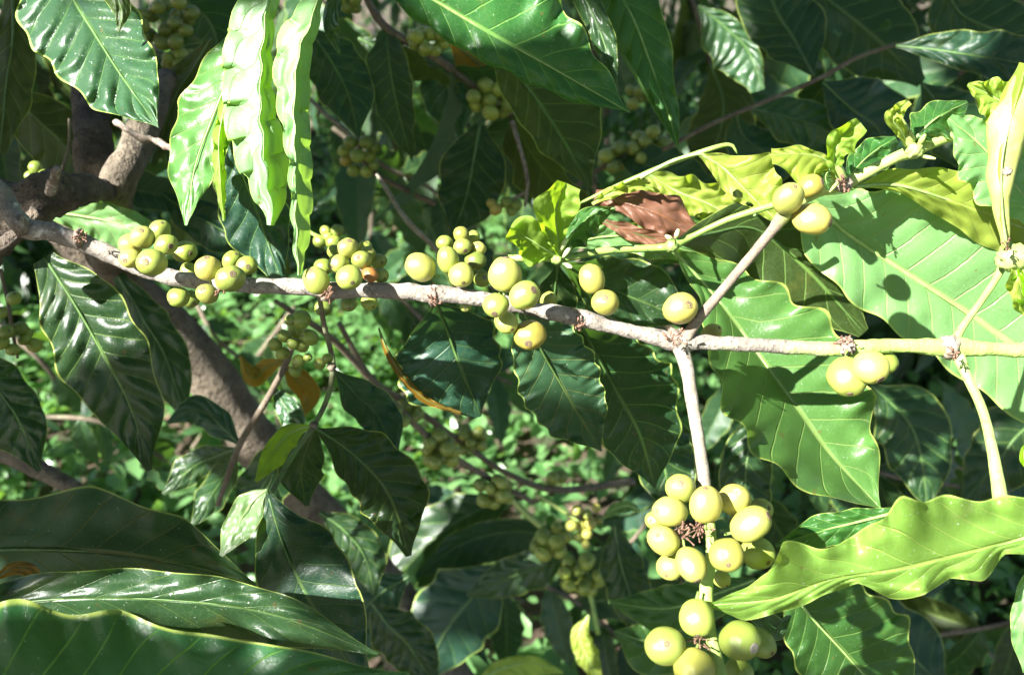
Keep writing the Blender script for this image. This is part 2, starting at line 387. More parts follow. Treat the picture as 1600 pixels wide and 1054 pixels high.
def knob(parent, x, y, d, r, seed=0, mat='node', name='node', el=1.):
    """lumpy scarred joint on a stem"""
    V = []; Fc = []; n, s = 12, 16; c = P(x, y, d); ax = CM.to_3x3()
    for i in range(n+1):
        th = math.pi*i/n
        for k in range(s):
            ph = 2*math.pi*k/s; v = Vector((math.cos(th)*el, math.sin(th)*math.cos(ph), math.sin(th)*math.sin(ph)))
            rr = 1+.30*noise.noise(v*2.2+Vector((seed, 0, 0)))+.30*noise.noise(v*5+Vector((0, seed, 0)))
            V.append(c+ax @ (v*rr*r*d/F))
    for i in range(n):
        for k in range(s): k2 = (k+1) % s; Fc.append((i*s+k, i*s+k2, (i+1)*s+k2, (i+1)*s+k))
    return link(name, mesh(name, V, Fc), M[mat], parent, c)

def scruff(parent, x, y, d, r, n=14, name='dried_stalks', mat='dry'):
    """tuft of small dried flower stalks at a joint"""
    V = []; Fc = []
    for k in range(n):
        a = random.uniform(0, 6.28); l = r*random.uniform(.5, 1.3); p0 = (x+random.uniform(-.4, .4)*r, y+random.uniform(-.4, .4)*r)
        p1 = (p0[0]+l*math.cos(a), p0[1]+l*math.sin(a)); dd = d+random.uniform(-.004, .001)
        v, f = tube_world([P(*p0, d-.002), P((p0[0]+p1[0])/2+random.uniform(-2, 2), (p0[1]+p1[1])/2, dd), P(*p1, dd-.002)], [.9*d/F, .7*d/F, 1.6*d/F], 5)
        Fc += [tuple(i+len(V) for i in g) for g in f]; V += v
    o = link(name, mesh(name, V, Fc), M[mat], parent, P(x, y, d)); o['kind'] = 'stuff'; return o

# ================================================================== THE LARGE STRUCTURE
# ground: one sheet that reaches the horizon, gently uneven near the plants
def ground():
    n = 90; xs = np.concatenate([-np.geomspace(200, 5, 14), np.linspace(-4.5, 4.5, 60), np.geomspace(5, 200, 14)]); ys = np.concatenate([-np.geomspace(200, 3, 12), np.linspace(-2.5, 8, 70), np.geomspace(8.6, 200, 14)])
    V = []
    for y in ys:
        for x in xs: V.append((x, y, .05*noise.noise(Vector((x*.9, y*.9, 0)))+.015*noise.noise(Vector((x*5, y*5, 1)))))
    nx = len(xs); Fc = [(j*nx+i, j*nx+i+1, (j+1)*nx+i+1, (j+1)*nx+i) for j in range(len(ys)-1) for i in range(nx-1)]
    b = NB('forest_soil'); o = b.obj(); n1 = b.noise(3, 5, o); n2 = b.noise(40, 6, o, .7)
    c = b.mix(b.ramp(n1, .35, .65), (.055, .038, .024), (.10, .07, .045)); c = b.mix(b.ramp(n2, .55, .7), c, (.17, .12, .08)); c = b.mix(b.ramp(b.noise(9, 4, o), .5, .65), c, (.04, .06, .02))
    pr = b.n("ShaderNodeBsdfPrincipled"); pr.inputs['Roughness'].default_value = .95; b.l(c, pr.inputs['Base Color'])
    bm = b.n("ShaderNodeBump"); bm.inputs['Distance'].default_value = .02; b.l(n2, bm.inputs['Height']); b.l(bm.outputs[0], pr.inputs['Normal']); b.l(pr.outputs[0], b.out.inputs[0])
    link('ground', mesh('ground', V, Fc), b.m, kind='structure')
ground()

def tiny_leaf_mat(name, c1, c2, trans, rough=.45, tm=.35):
    b = NB(name); at = b.n("ShaderNodeAttribute"); at.attribute_name = 'tone'
    pr = b.n("ShaderNodeBsdfPrincipled"); pr.inputs['Roughness'].default_value = rough
    c = b.mix(at.outputs['Fac'], c1, c2); b.l(c, pr.inputs['Base Color'])
    tr = b.n("ShaderNodeBsdfTranslucent"); tr.inputs[0].default_value = (*trans, 1)
    ms = b.n("ShaderNodeMixShader"); ms.inputs[0].default_value = tm
    b.l(pr.outputs[0], ms.inputs[1]); b.l(tr.outputs[0], ms.inputs[2]); b.l(ms.outputs[0], b.out.inputs[0]); return b.m

def scatter_leaves(name, cen, dirs, nrm, ln, wd, tone, mat, kind='stuff', droop=.25, parent=None, **kw):
    """many folded little leaves in one mesh: 10 points, 8 faces each"""
    N = len(cen); dirs = dirs/np.linalg.norm(dirs, axis=1)[:, None]; side = np.cross(nrm, dirs); side /= np.linalg.norm(side, axis=1)[:, None]+1e-9; nn = np.cross(dirs, side)
    us = [0, .3, .65, 1.]; ws = [0, .85, .8, 0]; V = np.zeros((N, 10, 3)); k = 0
    for ui, wi in zip(us, ws):
        mid = cen+dirs*(ln*ui)[:, None]-nn*(droop*ln*ui*ui)[:, None]
        if wi == 0: V[:, k] = mid; k += 1
        else:
            V[:, k] = mid-side*(wd*wi*.5)[:, None]+nn*(wd*.12)[:, None]; V[:, k+1] = mid; V[:, k+2] = mid+side*(wd*wi*.5)[:, None]+nn*(wd*.12)[:, None]; k += 3
    fl = np.array([(0, 2, 1, 1), (0, 3, 2, 2), (1, 2, 5, 4), (2, 3, 6, 5), (4, 5, 7, 7), (5, 6, 7, 7)])
    V = V[:, :8]
    faces = []
    for a in range(N):
        o = a*8
        faces += [(o, o+2, o+1), (o, o+3, o+2), (o+1, o+2, o+5, o+4), (o+2, o+3, o+6, o+5), (o+4, o+5, o+7), (o+5, o+6, o+7)]
    me = bpy.data.meshes.new(name); me.from_pydata(V.reshape(-1, 3).tolist(), [], faces)
    me.polygons.foreach_set('use_smooth', [True]*len(me.polygons))
    a = me.attributes.new('tone', 'FLOAT', 'POINT'); a.data.foreach_set('value', np.repeat(tone, 8).astype(np.float32))
    return link(name, me, mat, parent, kind=kind, **kw)

def rnd_dirs(N, zlo=-.4, zhi=.6):
    a = np.random.rand(N)*2*np.pi; z = np.random.uniform(zlo, zhi, N); r = np.sqrt(np.maximum(0, 1-z*z)); return np.stack([r*np.cos(a), r*np.sin(a), z], 1)
def up_norm(N, s=.6):
    v = np.random.randn(N, 3)*s; v[:, 2] += 1; return v/np.linalg.norm(v, axis=1)[:, None]

WEED = tiny_leaf_mat('undergrowth_leaf', (.045, .12, .035), (.16, .31, .11), (.25, .50, .06), .24)
LIT = tiny_leaf_mat('dead_leaf', (.10, .06, .035), (.26, .19, .13), (.25, .12, .04), .8, .15)
CAN = tiny_leaf_mat('shade_canopy_leaf', (.02, .05, .015), (.04, .09, .02), (.06, .13, .02), .4, .2)  # for the unseen leaves added as shade

def undergrowth():
    # clumps of low weeds
    K = 2500; cx = np.random.uniform(-3.0, 3.6, K); cy = 1.0+6.2*np.random.rand(K)**1.2; hh = np.random.uniform(.04, .26, K)
    per = 46; per = 34; N = K*per
    px = np.repeat(cx, per)+np.random.randn(N)*.10; py = np.repeat(cy, per)+np.random.randn(N)*.10; pz = np.abs(np.random.rand(N))*np.repeat(hh, per)+.01
    size = np.repeat(np.random.uniform(.022, .07, K), per)*np.random.uniform(.6, 1.3, N)
    scatter_leaves('undergrowth', np.stack([px, py, pz], 1), rnd_dirs(N, -.3, .7), up_norm(N, .5), size, size*np.random.uniform(.4, .75, N), np.random.rand(N)*.6+np.repeat(np.random.rand(K), per)*.4, WEED,
                   label='low weeds covering the plantation floor', droop=.3)
    N = 5000; s = np.random.uniform(.02, .07, N)
    scatter_leaves('leaf_litter', np.stack([np.random.uniform(-3.5, 3.5, N), np.random.uniform(.5, 7, N), np.random.uniform(.01, .05, N)], 1), rnd_dirs(N, -.2, .3), up_norm(N, .35), s, s*.5, np.random.rand(N), LIT,
                   label='dry brown leaves lying on the soil', droop=.1)
undergrowth()

# far bushes closing the view
def bush(x, y, h, r, label, n=950, ls=.11, tone=.5):
    t = thing('coffee_bush', (x, y, 0), label, 'bush', 'coffee bushes beyond the weeds')
    pts = [Vector((x+.08*math.sin(k*1.3+x), y+.06*math.cos(k+y), h*k/6*.8)) for k in range(7)]
    V, Fc = tube_world(pts, [.028*(1-k/9) for k in range(7)], 10, .15, 20); link('trunk', mesh('trunk', V, Fc, young=[0]*len(V)), M['trunk'], t, pts[0])
    a = np.random.rand(n)*2*np.pi; cz = np.random.uniform(-1, 1, n); rr = np.random.rand(n)**.4
    lob = 1+.22*np.sin(a*3+x*5)+.18*np.sin(a*5+cz*4+y)
    c = np.stack([x+r*rr*np.sqrt(1-cz*cz)*np.cos(a)*lob, y+r*rr*np.sqrt(1-cz*cz)*np.sin(a)*lob, h*.52+h*.50*cz*rr], 1); c[:, 2] = np.maximum(c[:, 2], .08)
    d = c-np.array([x, y, h*.6]); d /= np.linalg.norm(d, axis=1)[:, None]; d = d+rnd_dirs(n)*.7; d[:, 2] -= .45
    s = np.random.uniform(.7, 1.3, n)*ls
    o = scatter_leaves('crown', c, d, up_norm(n, .5), s, s*.40, np.clip(np.random.rand(n)*.6+tone-.2, 0, 1), BUSH, kind='stuff', parent=t)
    o.location = (-x, -y, 0)
BUSH = tiny_leaf_mat('bush_leaf', (.013, .038, .014), (.04, .09, .03), (.09, .20, .02), .34)  # crown colour darkened to deepen the background shade
for a in [(-2.3, 3.3, 2.2, .85, 'broad dark coffee bush beyond the forked trunks'), (-.95, 4.2, 2.3, .95, 'tall dark coffee bush behind the white sunlit leaf'),
          (.35, 3.9, 2.1, .8, 'dark coffee bush behind the long drooping top leaf'), (1.7, 3.4, 2.2, .95, 'dense coffee bush behind the green stem and curled shoots'),
          (3.0, 4.4, 2.4, 1.0, 'far coffee bush at the edge of the plantation'), (-3.6, 5.2, 2.4, 1.1, 'far coffee bush past the gnarled stump'),
          (-.2, 6.2, 2.6, 1.3, 'farthest round coffee bush closing the row'), (2.2, 6.4, 2.7, 1.3, 'farthest wide coffee bush behind the dense one'), (-2.2, 6.6, 2.6, 1.2, 'farthest leafy coffee bush past the tall dark one'),
          (1.25, 1.95, 1.0, .45, 'low coffee bush in shade under the wavy lit leaf'), (.95, 2.9, 1.3, .55, 'middling coffee bush beyond the forked cherry twig'), (-1.75, 2.7, 1.0, .45, 'small coffee bush at the left beyond the cherry bunch'), (.15, 5.0, 2.2, .9, 'slim coffee bush filling the gap in the row')]:
    bush(*a)

# ------------------------------------------------------------------ canopy: unseen foliage added over and behind the camera to shape the light
E1 = LC.orthogonal().normalized(); E2 = LC.cross(E1)
def PC(px, py, d): return Vector(((px-800)/F*d, -(py-527)/F*d, -d))
def SP(p): return np.array([p.dot(E1), p.dot(E2)])
LITS = [(60, 938, .32, 3), (170, 925, .32, 3), (345, 965, .32, 3), (480, 990, .31, 3), (250, 895, .33, 3), (340, 900, .33, 3),   # sunlit places: px, py, depth, radius px
 (190, 345, .36, 40), (225, 385, .35, 32), (290, 440, .36, 34), (340, 440, .35, 40), (500, 440, .36, 45), (560, 410, .36, 50), (640, 440, .36, 50), (710, 430, .36, 60), (790, 450, .36, 60),
 (840, 500, .36, 45), (930, 460, .36, 50), (1000, 520, .36, 45), (1065, 500, .36, 60), (1150, 530, .36, 50), (1250, 540, .36, 60), (1350, 560, .36, 70), (1450, 540, .36, 70), (1570, 545, .36, 80),
 (1130, 440, .42, 40), (1215, 480, .42, 36), (1290, 560, .42, 36), (1345, 640, .42, 26), (1330, 440, .43, 90), (1430, 400, .43, 110), (1560, 420, .43, 120), (1500, 590, .43, 60), (1260, 300, .34, 70), (1160, 280, .40, 60), (1330, 230, .38, 50), (1450, 220, .38, 70),
 (1430, 300, .39, 90), (1550, 200, .36, 120), (1550, 320, .37, 90), (1080, 640, .345, 50), (1090, 720, .33, 50), (1100, 810, .32, 110), (1060, 880, .315, 60), (1085, 965, .31, 40), (1035, 1000, .31, 30),
 (1290, 870, .31, 80), (1400, 850, .31, 100), (1520, 840, .31, 100), (1590, 810, .31, 80), (1540, 690, .34, 70), (1200, 920, .31, 50),
 (410, 60, .34, 60), (400, 160, .34, 60), (430, 250, .34, 50), (440, 110, .34, 50), (310, 240, .38, 45), (300, 310, .38, 40), (215, 110, .40, 40), (230, 160, .4, 28), (110, 120, .42, 20), (140, 330, .5, 35),
 (870, 320, .38, 50), (830, 365, .38, 40), (1000, 300, .42, 50), (980, 330, .42, 40), (1110, 330, .42, 60), (75, 430, .42, 30), (200, 225, .5, 22), (130, 250, .5, 14), (188, 445, .68, 14), (215, 480, .7, 10), (390, 800, .4, 25), (485, 930, .385, 16), (505, 965, .385, 10), (450, 650, .55, 20),
 (960, 430, .5, 30), (915, 1000, .8, 20), (1250, 960, .43, 16), (700, 1020, .95, 10), (850, 900, .9, 14), (1195, 975, .345, 14), (650, 830, 1.1, 10), (1100, 330, .42, 24), (915, 30, .42, 8), (1190, 60, .8, 14), (1180, 115, .8, 14), (1480, 60, .62, 30), (610, 100, .8, 20), (40, 350, .4, 16),
 (160, 60, .41, 26), (90, 60, .42, 20), (200, 80, .41, 30), (160, 150, .41, 22), (350, 260, .38, 40), (370, 100, .36, 40), (380, 290, .36, 30),
 (700, 700, 2.3, 150), (640, 620, 2.6, 110), (800, 690, 2.4, 120), (150, 680, 2.4, 110), (560, 560, 2.8, 90), (330, 560, 2.8, 70), (80, 740, 2.2, 60), (620, 250, 3.2, 60), (830, 270, 2.8, 50), (900, 760, 2, 50), (660, 330, 3, 50), (500, 230, 2.6, 40),
 (620, 180, 1.2, 40), (540, 120, 1.1, 30), (690, 250, 1.4, 40), (860, 330, 1.4, 40), (480, 250, 1.2, 40), (1240, 60, 1.0, 24), (1330, 180, 1.0, 24), (1400, 120, 1.0, 20), (60, 120, .9, 20), (1090, 330, 1., 30), (600, 420, 1.6, 50), (1200, 700, 1., 16), (1480, 680, 1., 16), (640, 900, 1.1, 14), (800, 950, 1.1, 14), (560, 330, 1.6, 50),
 (600, 350, 2.2, 40), (640, 230, 2.0, 36), (520, 300, 2.0, 36), (700, 420, 2.2, 36), (720, 850, 1.3, 24), (830, 800, 1.6, 30), (960, 900, 1.4, 24), (1290, 740, 1.2, 14), (1420, 950, 1.4, 14), (230, 620, 1.5, 30), (60, 600, 1.6, 30),
 # the floor behind
 (700, 690, 2.4, 70), (640, 740, 2.3, 70), (790, 670, 2.5, 80), (560, 640, 2.6, 60), (140, 690, 2.5, 75), (250, 700, 2.4, 60), (330, 640, 2.6, 40), (880, 700, 2.4, 50), (620, 300, 3.5, 30), (330, 540, 3, 40), (910, 815, 1.2, 28), (780, 770, 1.0, 10),
 (620, 560, 2.8, 50), (540, 580, 2.8, 40), (920, 1000, 1.7, 40), (690, 1010, 1.8, 30), (40, 770, 2.1, 30), (830, 250, 2.8, 30), (1480, 680, 1.9, 30), (1330, 690, 2, 20), (590, 230, 2.6, 26),
]
lit_c = np.array([SP(PC(a, b, d)) for a, b, d, r in LITS]); lit_r = np.array([r*d/F for a, b, d, r in LITS])
SHADES = [(60, 320, .41, 80), (150, 230, .53, 80), (230, 250, .5, 40), (20, 380, .43, 40), (740, 45, .42, 50), (820, 85, .42, 50), (920, 130, .42, 40), (150, 1010, .30, 130), (380, 1040, .30, 110), (200, 850, .33, 130), (330, 860, .33, 70), (470, 860, .385, 70), (520, 960, .39, 60), (790, 70, .42, 80), (890, 110, .42, 40), (700, 20, .42, 40), (1190, 610, .43, 60), (1260, 690, .43, 60), (1130, 560, .43, 50),
 (700, 560, .44, 90), (870, 600, .41, 70), (980, 650, .45, 80), (120, 385, .364, 30), (170, 398, .362, 20), (430, 446, .36, 24), (590, 740, .45, 80), (130, 580, .44, 80), (30, 650, .45, 60), (820, 880, 1., 160), (700, 950, 1., 160), (1300, 60, .75, 160),
 (1130, 200, .7, 120), (1350, 160, .68, 90), (860, 210, .5, 80), (1010, 110, .5, 70), (740, 280, .62, 70), (540, 110, .62, 70), (400, 360, .41, 60), (280, 60, .6, 70), (60, 240, .56, 80), (350, 600, .8, 80), (560, 840, .9, 90), (1450, 700, .8, 120),
 (1350, 1000, .43, 110), (1150, 1000, .305, 30), (1090, 1040, .3, 40), (1050, 950, .62, 60), (780, 850, 1., 120), (1000, 440, .46, 60), (600, 60, .62, 60)]
def shade_canopy():  # unseen leaves set to shade chosen places and spare the sunlit ones
    cen, di, no, ln = [], [], [], []
    R3 = CM.to_3x3(); tries = 0
    while len(cen) < 9000 and tries < 120000:
        tries += 1
        sm = random.random() < .3
        if random.random() < .5: d = random.uniform(.25, .8)
        else: d = .6*(7.5)**random.random()
        p = PC(random.uniform(-350, 1900), random.uniform(-350, 1300), d)
        if sm:
            a_, b_, d, r_ = random.choice(SHADES); th = random.random()*6.28; rr_ = r_*math.sqrt(random.random()); p = PC(a_+rr_*math.cos(th), b_+rr_*math.sin(th), d)
        t = random.uniform(.25, 1.6) + max(0, -p.z)/LC.z*random.uniform(1.0, 1.25)
        if d < .5: t = d/LC.z + random.uniform(.10, 1.1)
        q_ = p+LC*t
        if q_.z < .03: continue
        wq = CM @ q_
        if wq.z < .4: continue
        l = random.uniform(.035, .10) if sm else random.uniform(.10, .19)*(1 if q_.length < 1.5 else 1.5)
        dr = Vector((random.gauss(0, 1), random.gauss(0, 1), random.gauss(0, 1)-.5)).normalized(); n_ = (LW*1.2+Vector((random.gauss(0, .5), random.gauss(0, .5), random.gauss(0, .5)+.3))).normalized()
        dr = (dr-n_*dr.dot(n_)).normalized()
        drc = R3.inverted() @ dr; ok = True
        for s in (0, .33, .66, 1.):
            sp = SP(q_+drc*l*s)
            if np.any(np.hypot(*(lit_c-sp).T) < lit_r+l*(.27 if s not in (0, 1) else .13)): ok = False; break
        if not ok: continue
        cen.append(wq); di.append(dr); no.append(n_); ln.append(l)
    n0 = len(cen); tries = 0
    while len(cen) < n0+6500 and tries < 90000:        # more unseen leaves added overhead to dim the sky light
        tries += 1; wq = Vector((random.uniform(-3.5, 4.2), random.uniform(-2.5, 7), random.uniform(1.75, 2.9))); q_ = CM.inverted() @ wq
        l = random.uniform(.14, .26); n_ = Vector((random.gauss(0, .4), random.gauss(0, .4), 1)).normalized(); dr = Vector((random.gauss(0, 1), random.gauss(0, 1), -.3)); dr = (dr-n_*dr.dot(n_)).normalized(); drc = R3.inverted() @ dr
        if any(np.any(np.hypot(*(lit_c-SP(q_+drc*l*s_)).T) < lit_r+l*.26) for s_ in (0, .25, .5, .75, 1)): continue
        cen.append(wq); di.append(dr); no.append(n_); ln.append(l)
    cen = np.array(cen); ln = np.array(ln)
    o = scatter_leaves('shade_canopy_foliage', cen, np.array(di), np.array(no), ln, ln*.40, np.random.rand(len(cen)), CAN, droop=.12, label='unseen coffee foliage added above and behind the viewpoint to shape the shade')
shade_canopy()

exec_parts = True
# ================================================================== TRUNKS
t = thing('coffee_tree', P(430, 760, .82), 'smooth brown tree trunk leaning across behind the cherry branch', 'tree')
stem('trunk', [(90, 350, .66, 30), (170, 430, .70, 33), (250, 500, .74, 38), (330, 590, .78, 38), (400, 690, .82, 36), (480, 790, .88, 38), (560, 880, .95, 44), (680, 1060, 1.05, 52), (800, 1260, 1.15, 60)], 'trunk', t, 70, 20, .10, 30)
t = thing('coffee_tree', P(150, 330, .52), 'dark forked old tree trunk rising behind the gnarled stump', 'tree', None)
stem('trunk', [(150, 60, .60, 26), (142, 150, .57, 27), (146, 230, .54, 29), (155, 310, .55, 33), (168, 385, .63, 34), (188, 455, .72, 32)], 'gnarl', t, 50, 20, .16, 60)
stem('limb', [(262, 120, .56, 15), (236, 175, .53, 22), (206, 240, .51, 25), (184, 285, .505, 29), (172, 335, .53, 31), (172, 385, .60, 32), (190, 450, .70, 33)], 'trunk', t, 44, 18, .14, 60)
stem('broken_twig', [(180, 190, .49, 5), (215, 212, .48, 6), (245, 222, .48, 6), (268, 232, .47, 5), (290, 240, .47, 2)], 'node', t, 30, 8, .5, 200)
t = thing('stump', P(60, 330, .41), 'gnarled dark flaking bark knuckle where the cherry branch starts', 'stump')
stem('bark', [(-80, 420, .44, 60), (-10, 345, .43, 50), (50, 315, .42, 36), (95, 298, .43, 30), (135, 292, .46, 21), (172, 305, .51, 16)], 'gnarl', t, 60, 26, .38, 70)
stem('snag', [(80, 300, .40, 9), (84, 282, .395, 8), (90, 262, .39, 6)], 'node', t, 14, 10, .35, 200)
stem('snag', [(60, 330, .40, 10), (20, 372, .40, 12), (-20, 400, .40, 14)], 'gnarl', t, 24, 12, .3, 120)
stem('bare_branch', [(-40, 690, .60, 15), (20, 712, .6, 15), (70, 738, .6, 14), (120, 765, .6, 12), (200, 812, .61, 10)], 'trunk', None, 40, 14, .12, 60, label='bare brown branch slanting down behind the big spotted leaf', cat='branch')  # a bare branch low at the left
stem('twig', [(588, 272, .60, 2), (602, 292, .60, 4), (622, 325, .6, 4), (643, 352, .6, 5), (690, 400, .62, 4), (730, 470, .64, 4)], 'twigw', None, 30, 8, .1, 200, label='thin pale dry twig hanging between shaded leaves', cat='twig')
stem('twig', [(480, 150, .7, 3), (510, 180, .7, 3.5), (548, 212, .7, 3.5), (575, 260, .72, 3)], 'twigw', None, 30, 8, .1, 200, label='short pale twig above the round hanging cherry cluster', cat='twig')
stem('twig', [(108, 185, .46, 2), (107, 230, .46, 2.5), (92, 280, .46, 3)], 'twigb', None, 20, 8, .1, 200, label='thin straight twig standing on the gnarled stump', cat='twig')
stem('twig', [(800, 190, .62, 4), (812, 230, .61, 3), (824, 280, .6, 3), (820, 322, .6, 2.5)], 'node', None, 24, 8, .2, 200, label='thin reddish dry twig above the yellow-green young leaves', cat='twig')

# ================================================================== MAIN BRANCH
br = thing('coffee_branch', P(20, 335, .365), 'long pale coffee branch loaded with green cherries along its length', 'branch')
D = .36
stem('stem', [(-60, 250, .37, 19, 0), (-20, 285, .37, 18, 0), (2, 305, .37, 18, 0), (22, 338, .368, 17, 0), (42, 357, .366, 18, 0), (80, 362, .365, 15.5, 0), (125, 377, .364, 15, 0), (170, 396, .362, 15, 0), (210, 413, .36, 15, 0), (255, 431, .36, 13.5, 0),
               (320, 440, D, 13.5, 0), (400, 446, D, 13.5, 0), (470, 448, D, 14, 0), (520, 454, D, 14, 0), (600, 454, D, 13.5, 0), (672, 459, D, 15, 0), (700, 461, D, 14, .0), (760, 468, D, 12.5, .0), (830, 482, D, 12.5, 0), (900, 495, D, 15, .05), (960, 511, D, 12.5, .1),
               (1020, 525, D, 13.5, .15), (1060, 534, D, 18, .2), (1100, 535, D, 13, .3), (1200, 540, D, 12, .38), (1300, 545, D, 12.5, .55), (1345, 543, D, 13.5, .8), (1400, 540, D, 12, 1), (1470, 542, D, 15, 1), (1492, 542, D, 18, 1), (1520, 544, D, 13, 1), (1570, 546, D, 12, 1), (1700, 549, D, 12, 1)], 'bark', br, 260, 20, .15, 170)
for k, (x, y, r, el) in enumerate([(33, 352, 17, .5), (124, 372, 15, .45), (343, 436, 13, .5), (512, 458, 14, .9), (676, 462, 17, .5), (905, 500, 16, .5), (1056, 530, 19, .8), (1322, 542, 16, .9), (1484, 542, 19, .8)]):
    knob(br, x, y, D-.0005, r, k*3.1, 'node' if k not in (8,) else 'twigw', el=el)
for x, y, r in [(512, 455, 13), (345, 452, 9), (905, 506, 9), (1052, 530, 15), (1318, 535, 15), (676, 470, 9), (126, 370, 10), (1490, 552, 9)]: scruff(br, x, y, D-.012, r, 13)
# twigs that leave the branch
stem('twig', [(1058, 530, .36, 15, 0), (1072, 570, .355, 12, 0), (1082, 630, .348, 11, 0), (1092, 690, .34, 10.5, .1), (1101, 755, .332, 10.5, .2), (1108, 810, .328, 9, .9), (1112, 860, .325, 10, 1), (1105, 905, .32, 11, 1), (1103, 940, .317, 12, 1), (1108, 980, .313, 11, 1), (1120, 1030, .308, 11, 1), (1135, 1090, .30, 12, 1)], 'twigw', br, 90, 14, .06, 200)
stem('twig', [(1072, 528, .358, 10, .2), (1092, 498, .355, 9, .3), (1130, 452, .35, 8, .2), (1172, 402, .345, 8.5, .1), (1205, 362, .34, 9, .3), (1222, 340, .338, 12, .6), (1240, 322, .338, 10, .6)], 'twign', br, 60, 12, .06, 200)
stem('twig', [(1490, 536, .36, 8, 1), (1506, 508, .362, 6, 1), (1532, 472, .366, 5.5, 1), (1556, 436, .37, 6, 1), (1572, 405, .372, 8, 1)], 'stem_y', br, 40, 12, .03, 200)
stem('twig', [(1496, 552, .36, 11, 1), (1512, 590, .355, 8, 1), (1535, 640, .345, 8, 1), (1550, 700, .335, 9, 1), (1562, 770, .325, 12, 1), (1566, 800, .32, 13, 1)], 'stem_y', br, 50, 12, .03, 200)
scruff(br, 1092, 822, .318, 20, 26); scruff(br, 1060, 835, .322, 20, 20); scruff(br, 1092, 998, .308, 18, 16)

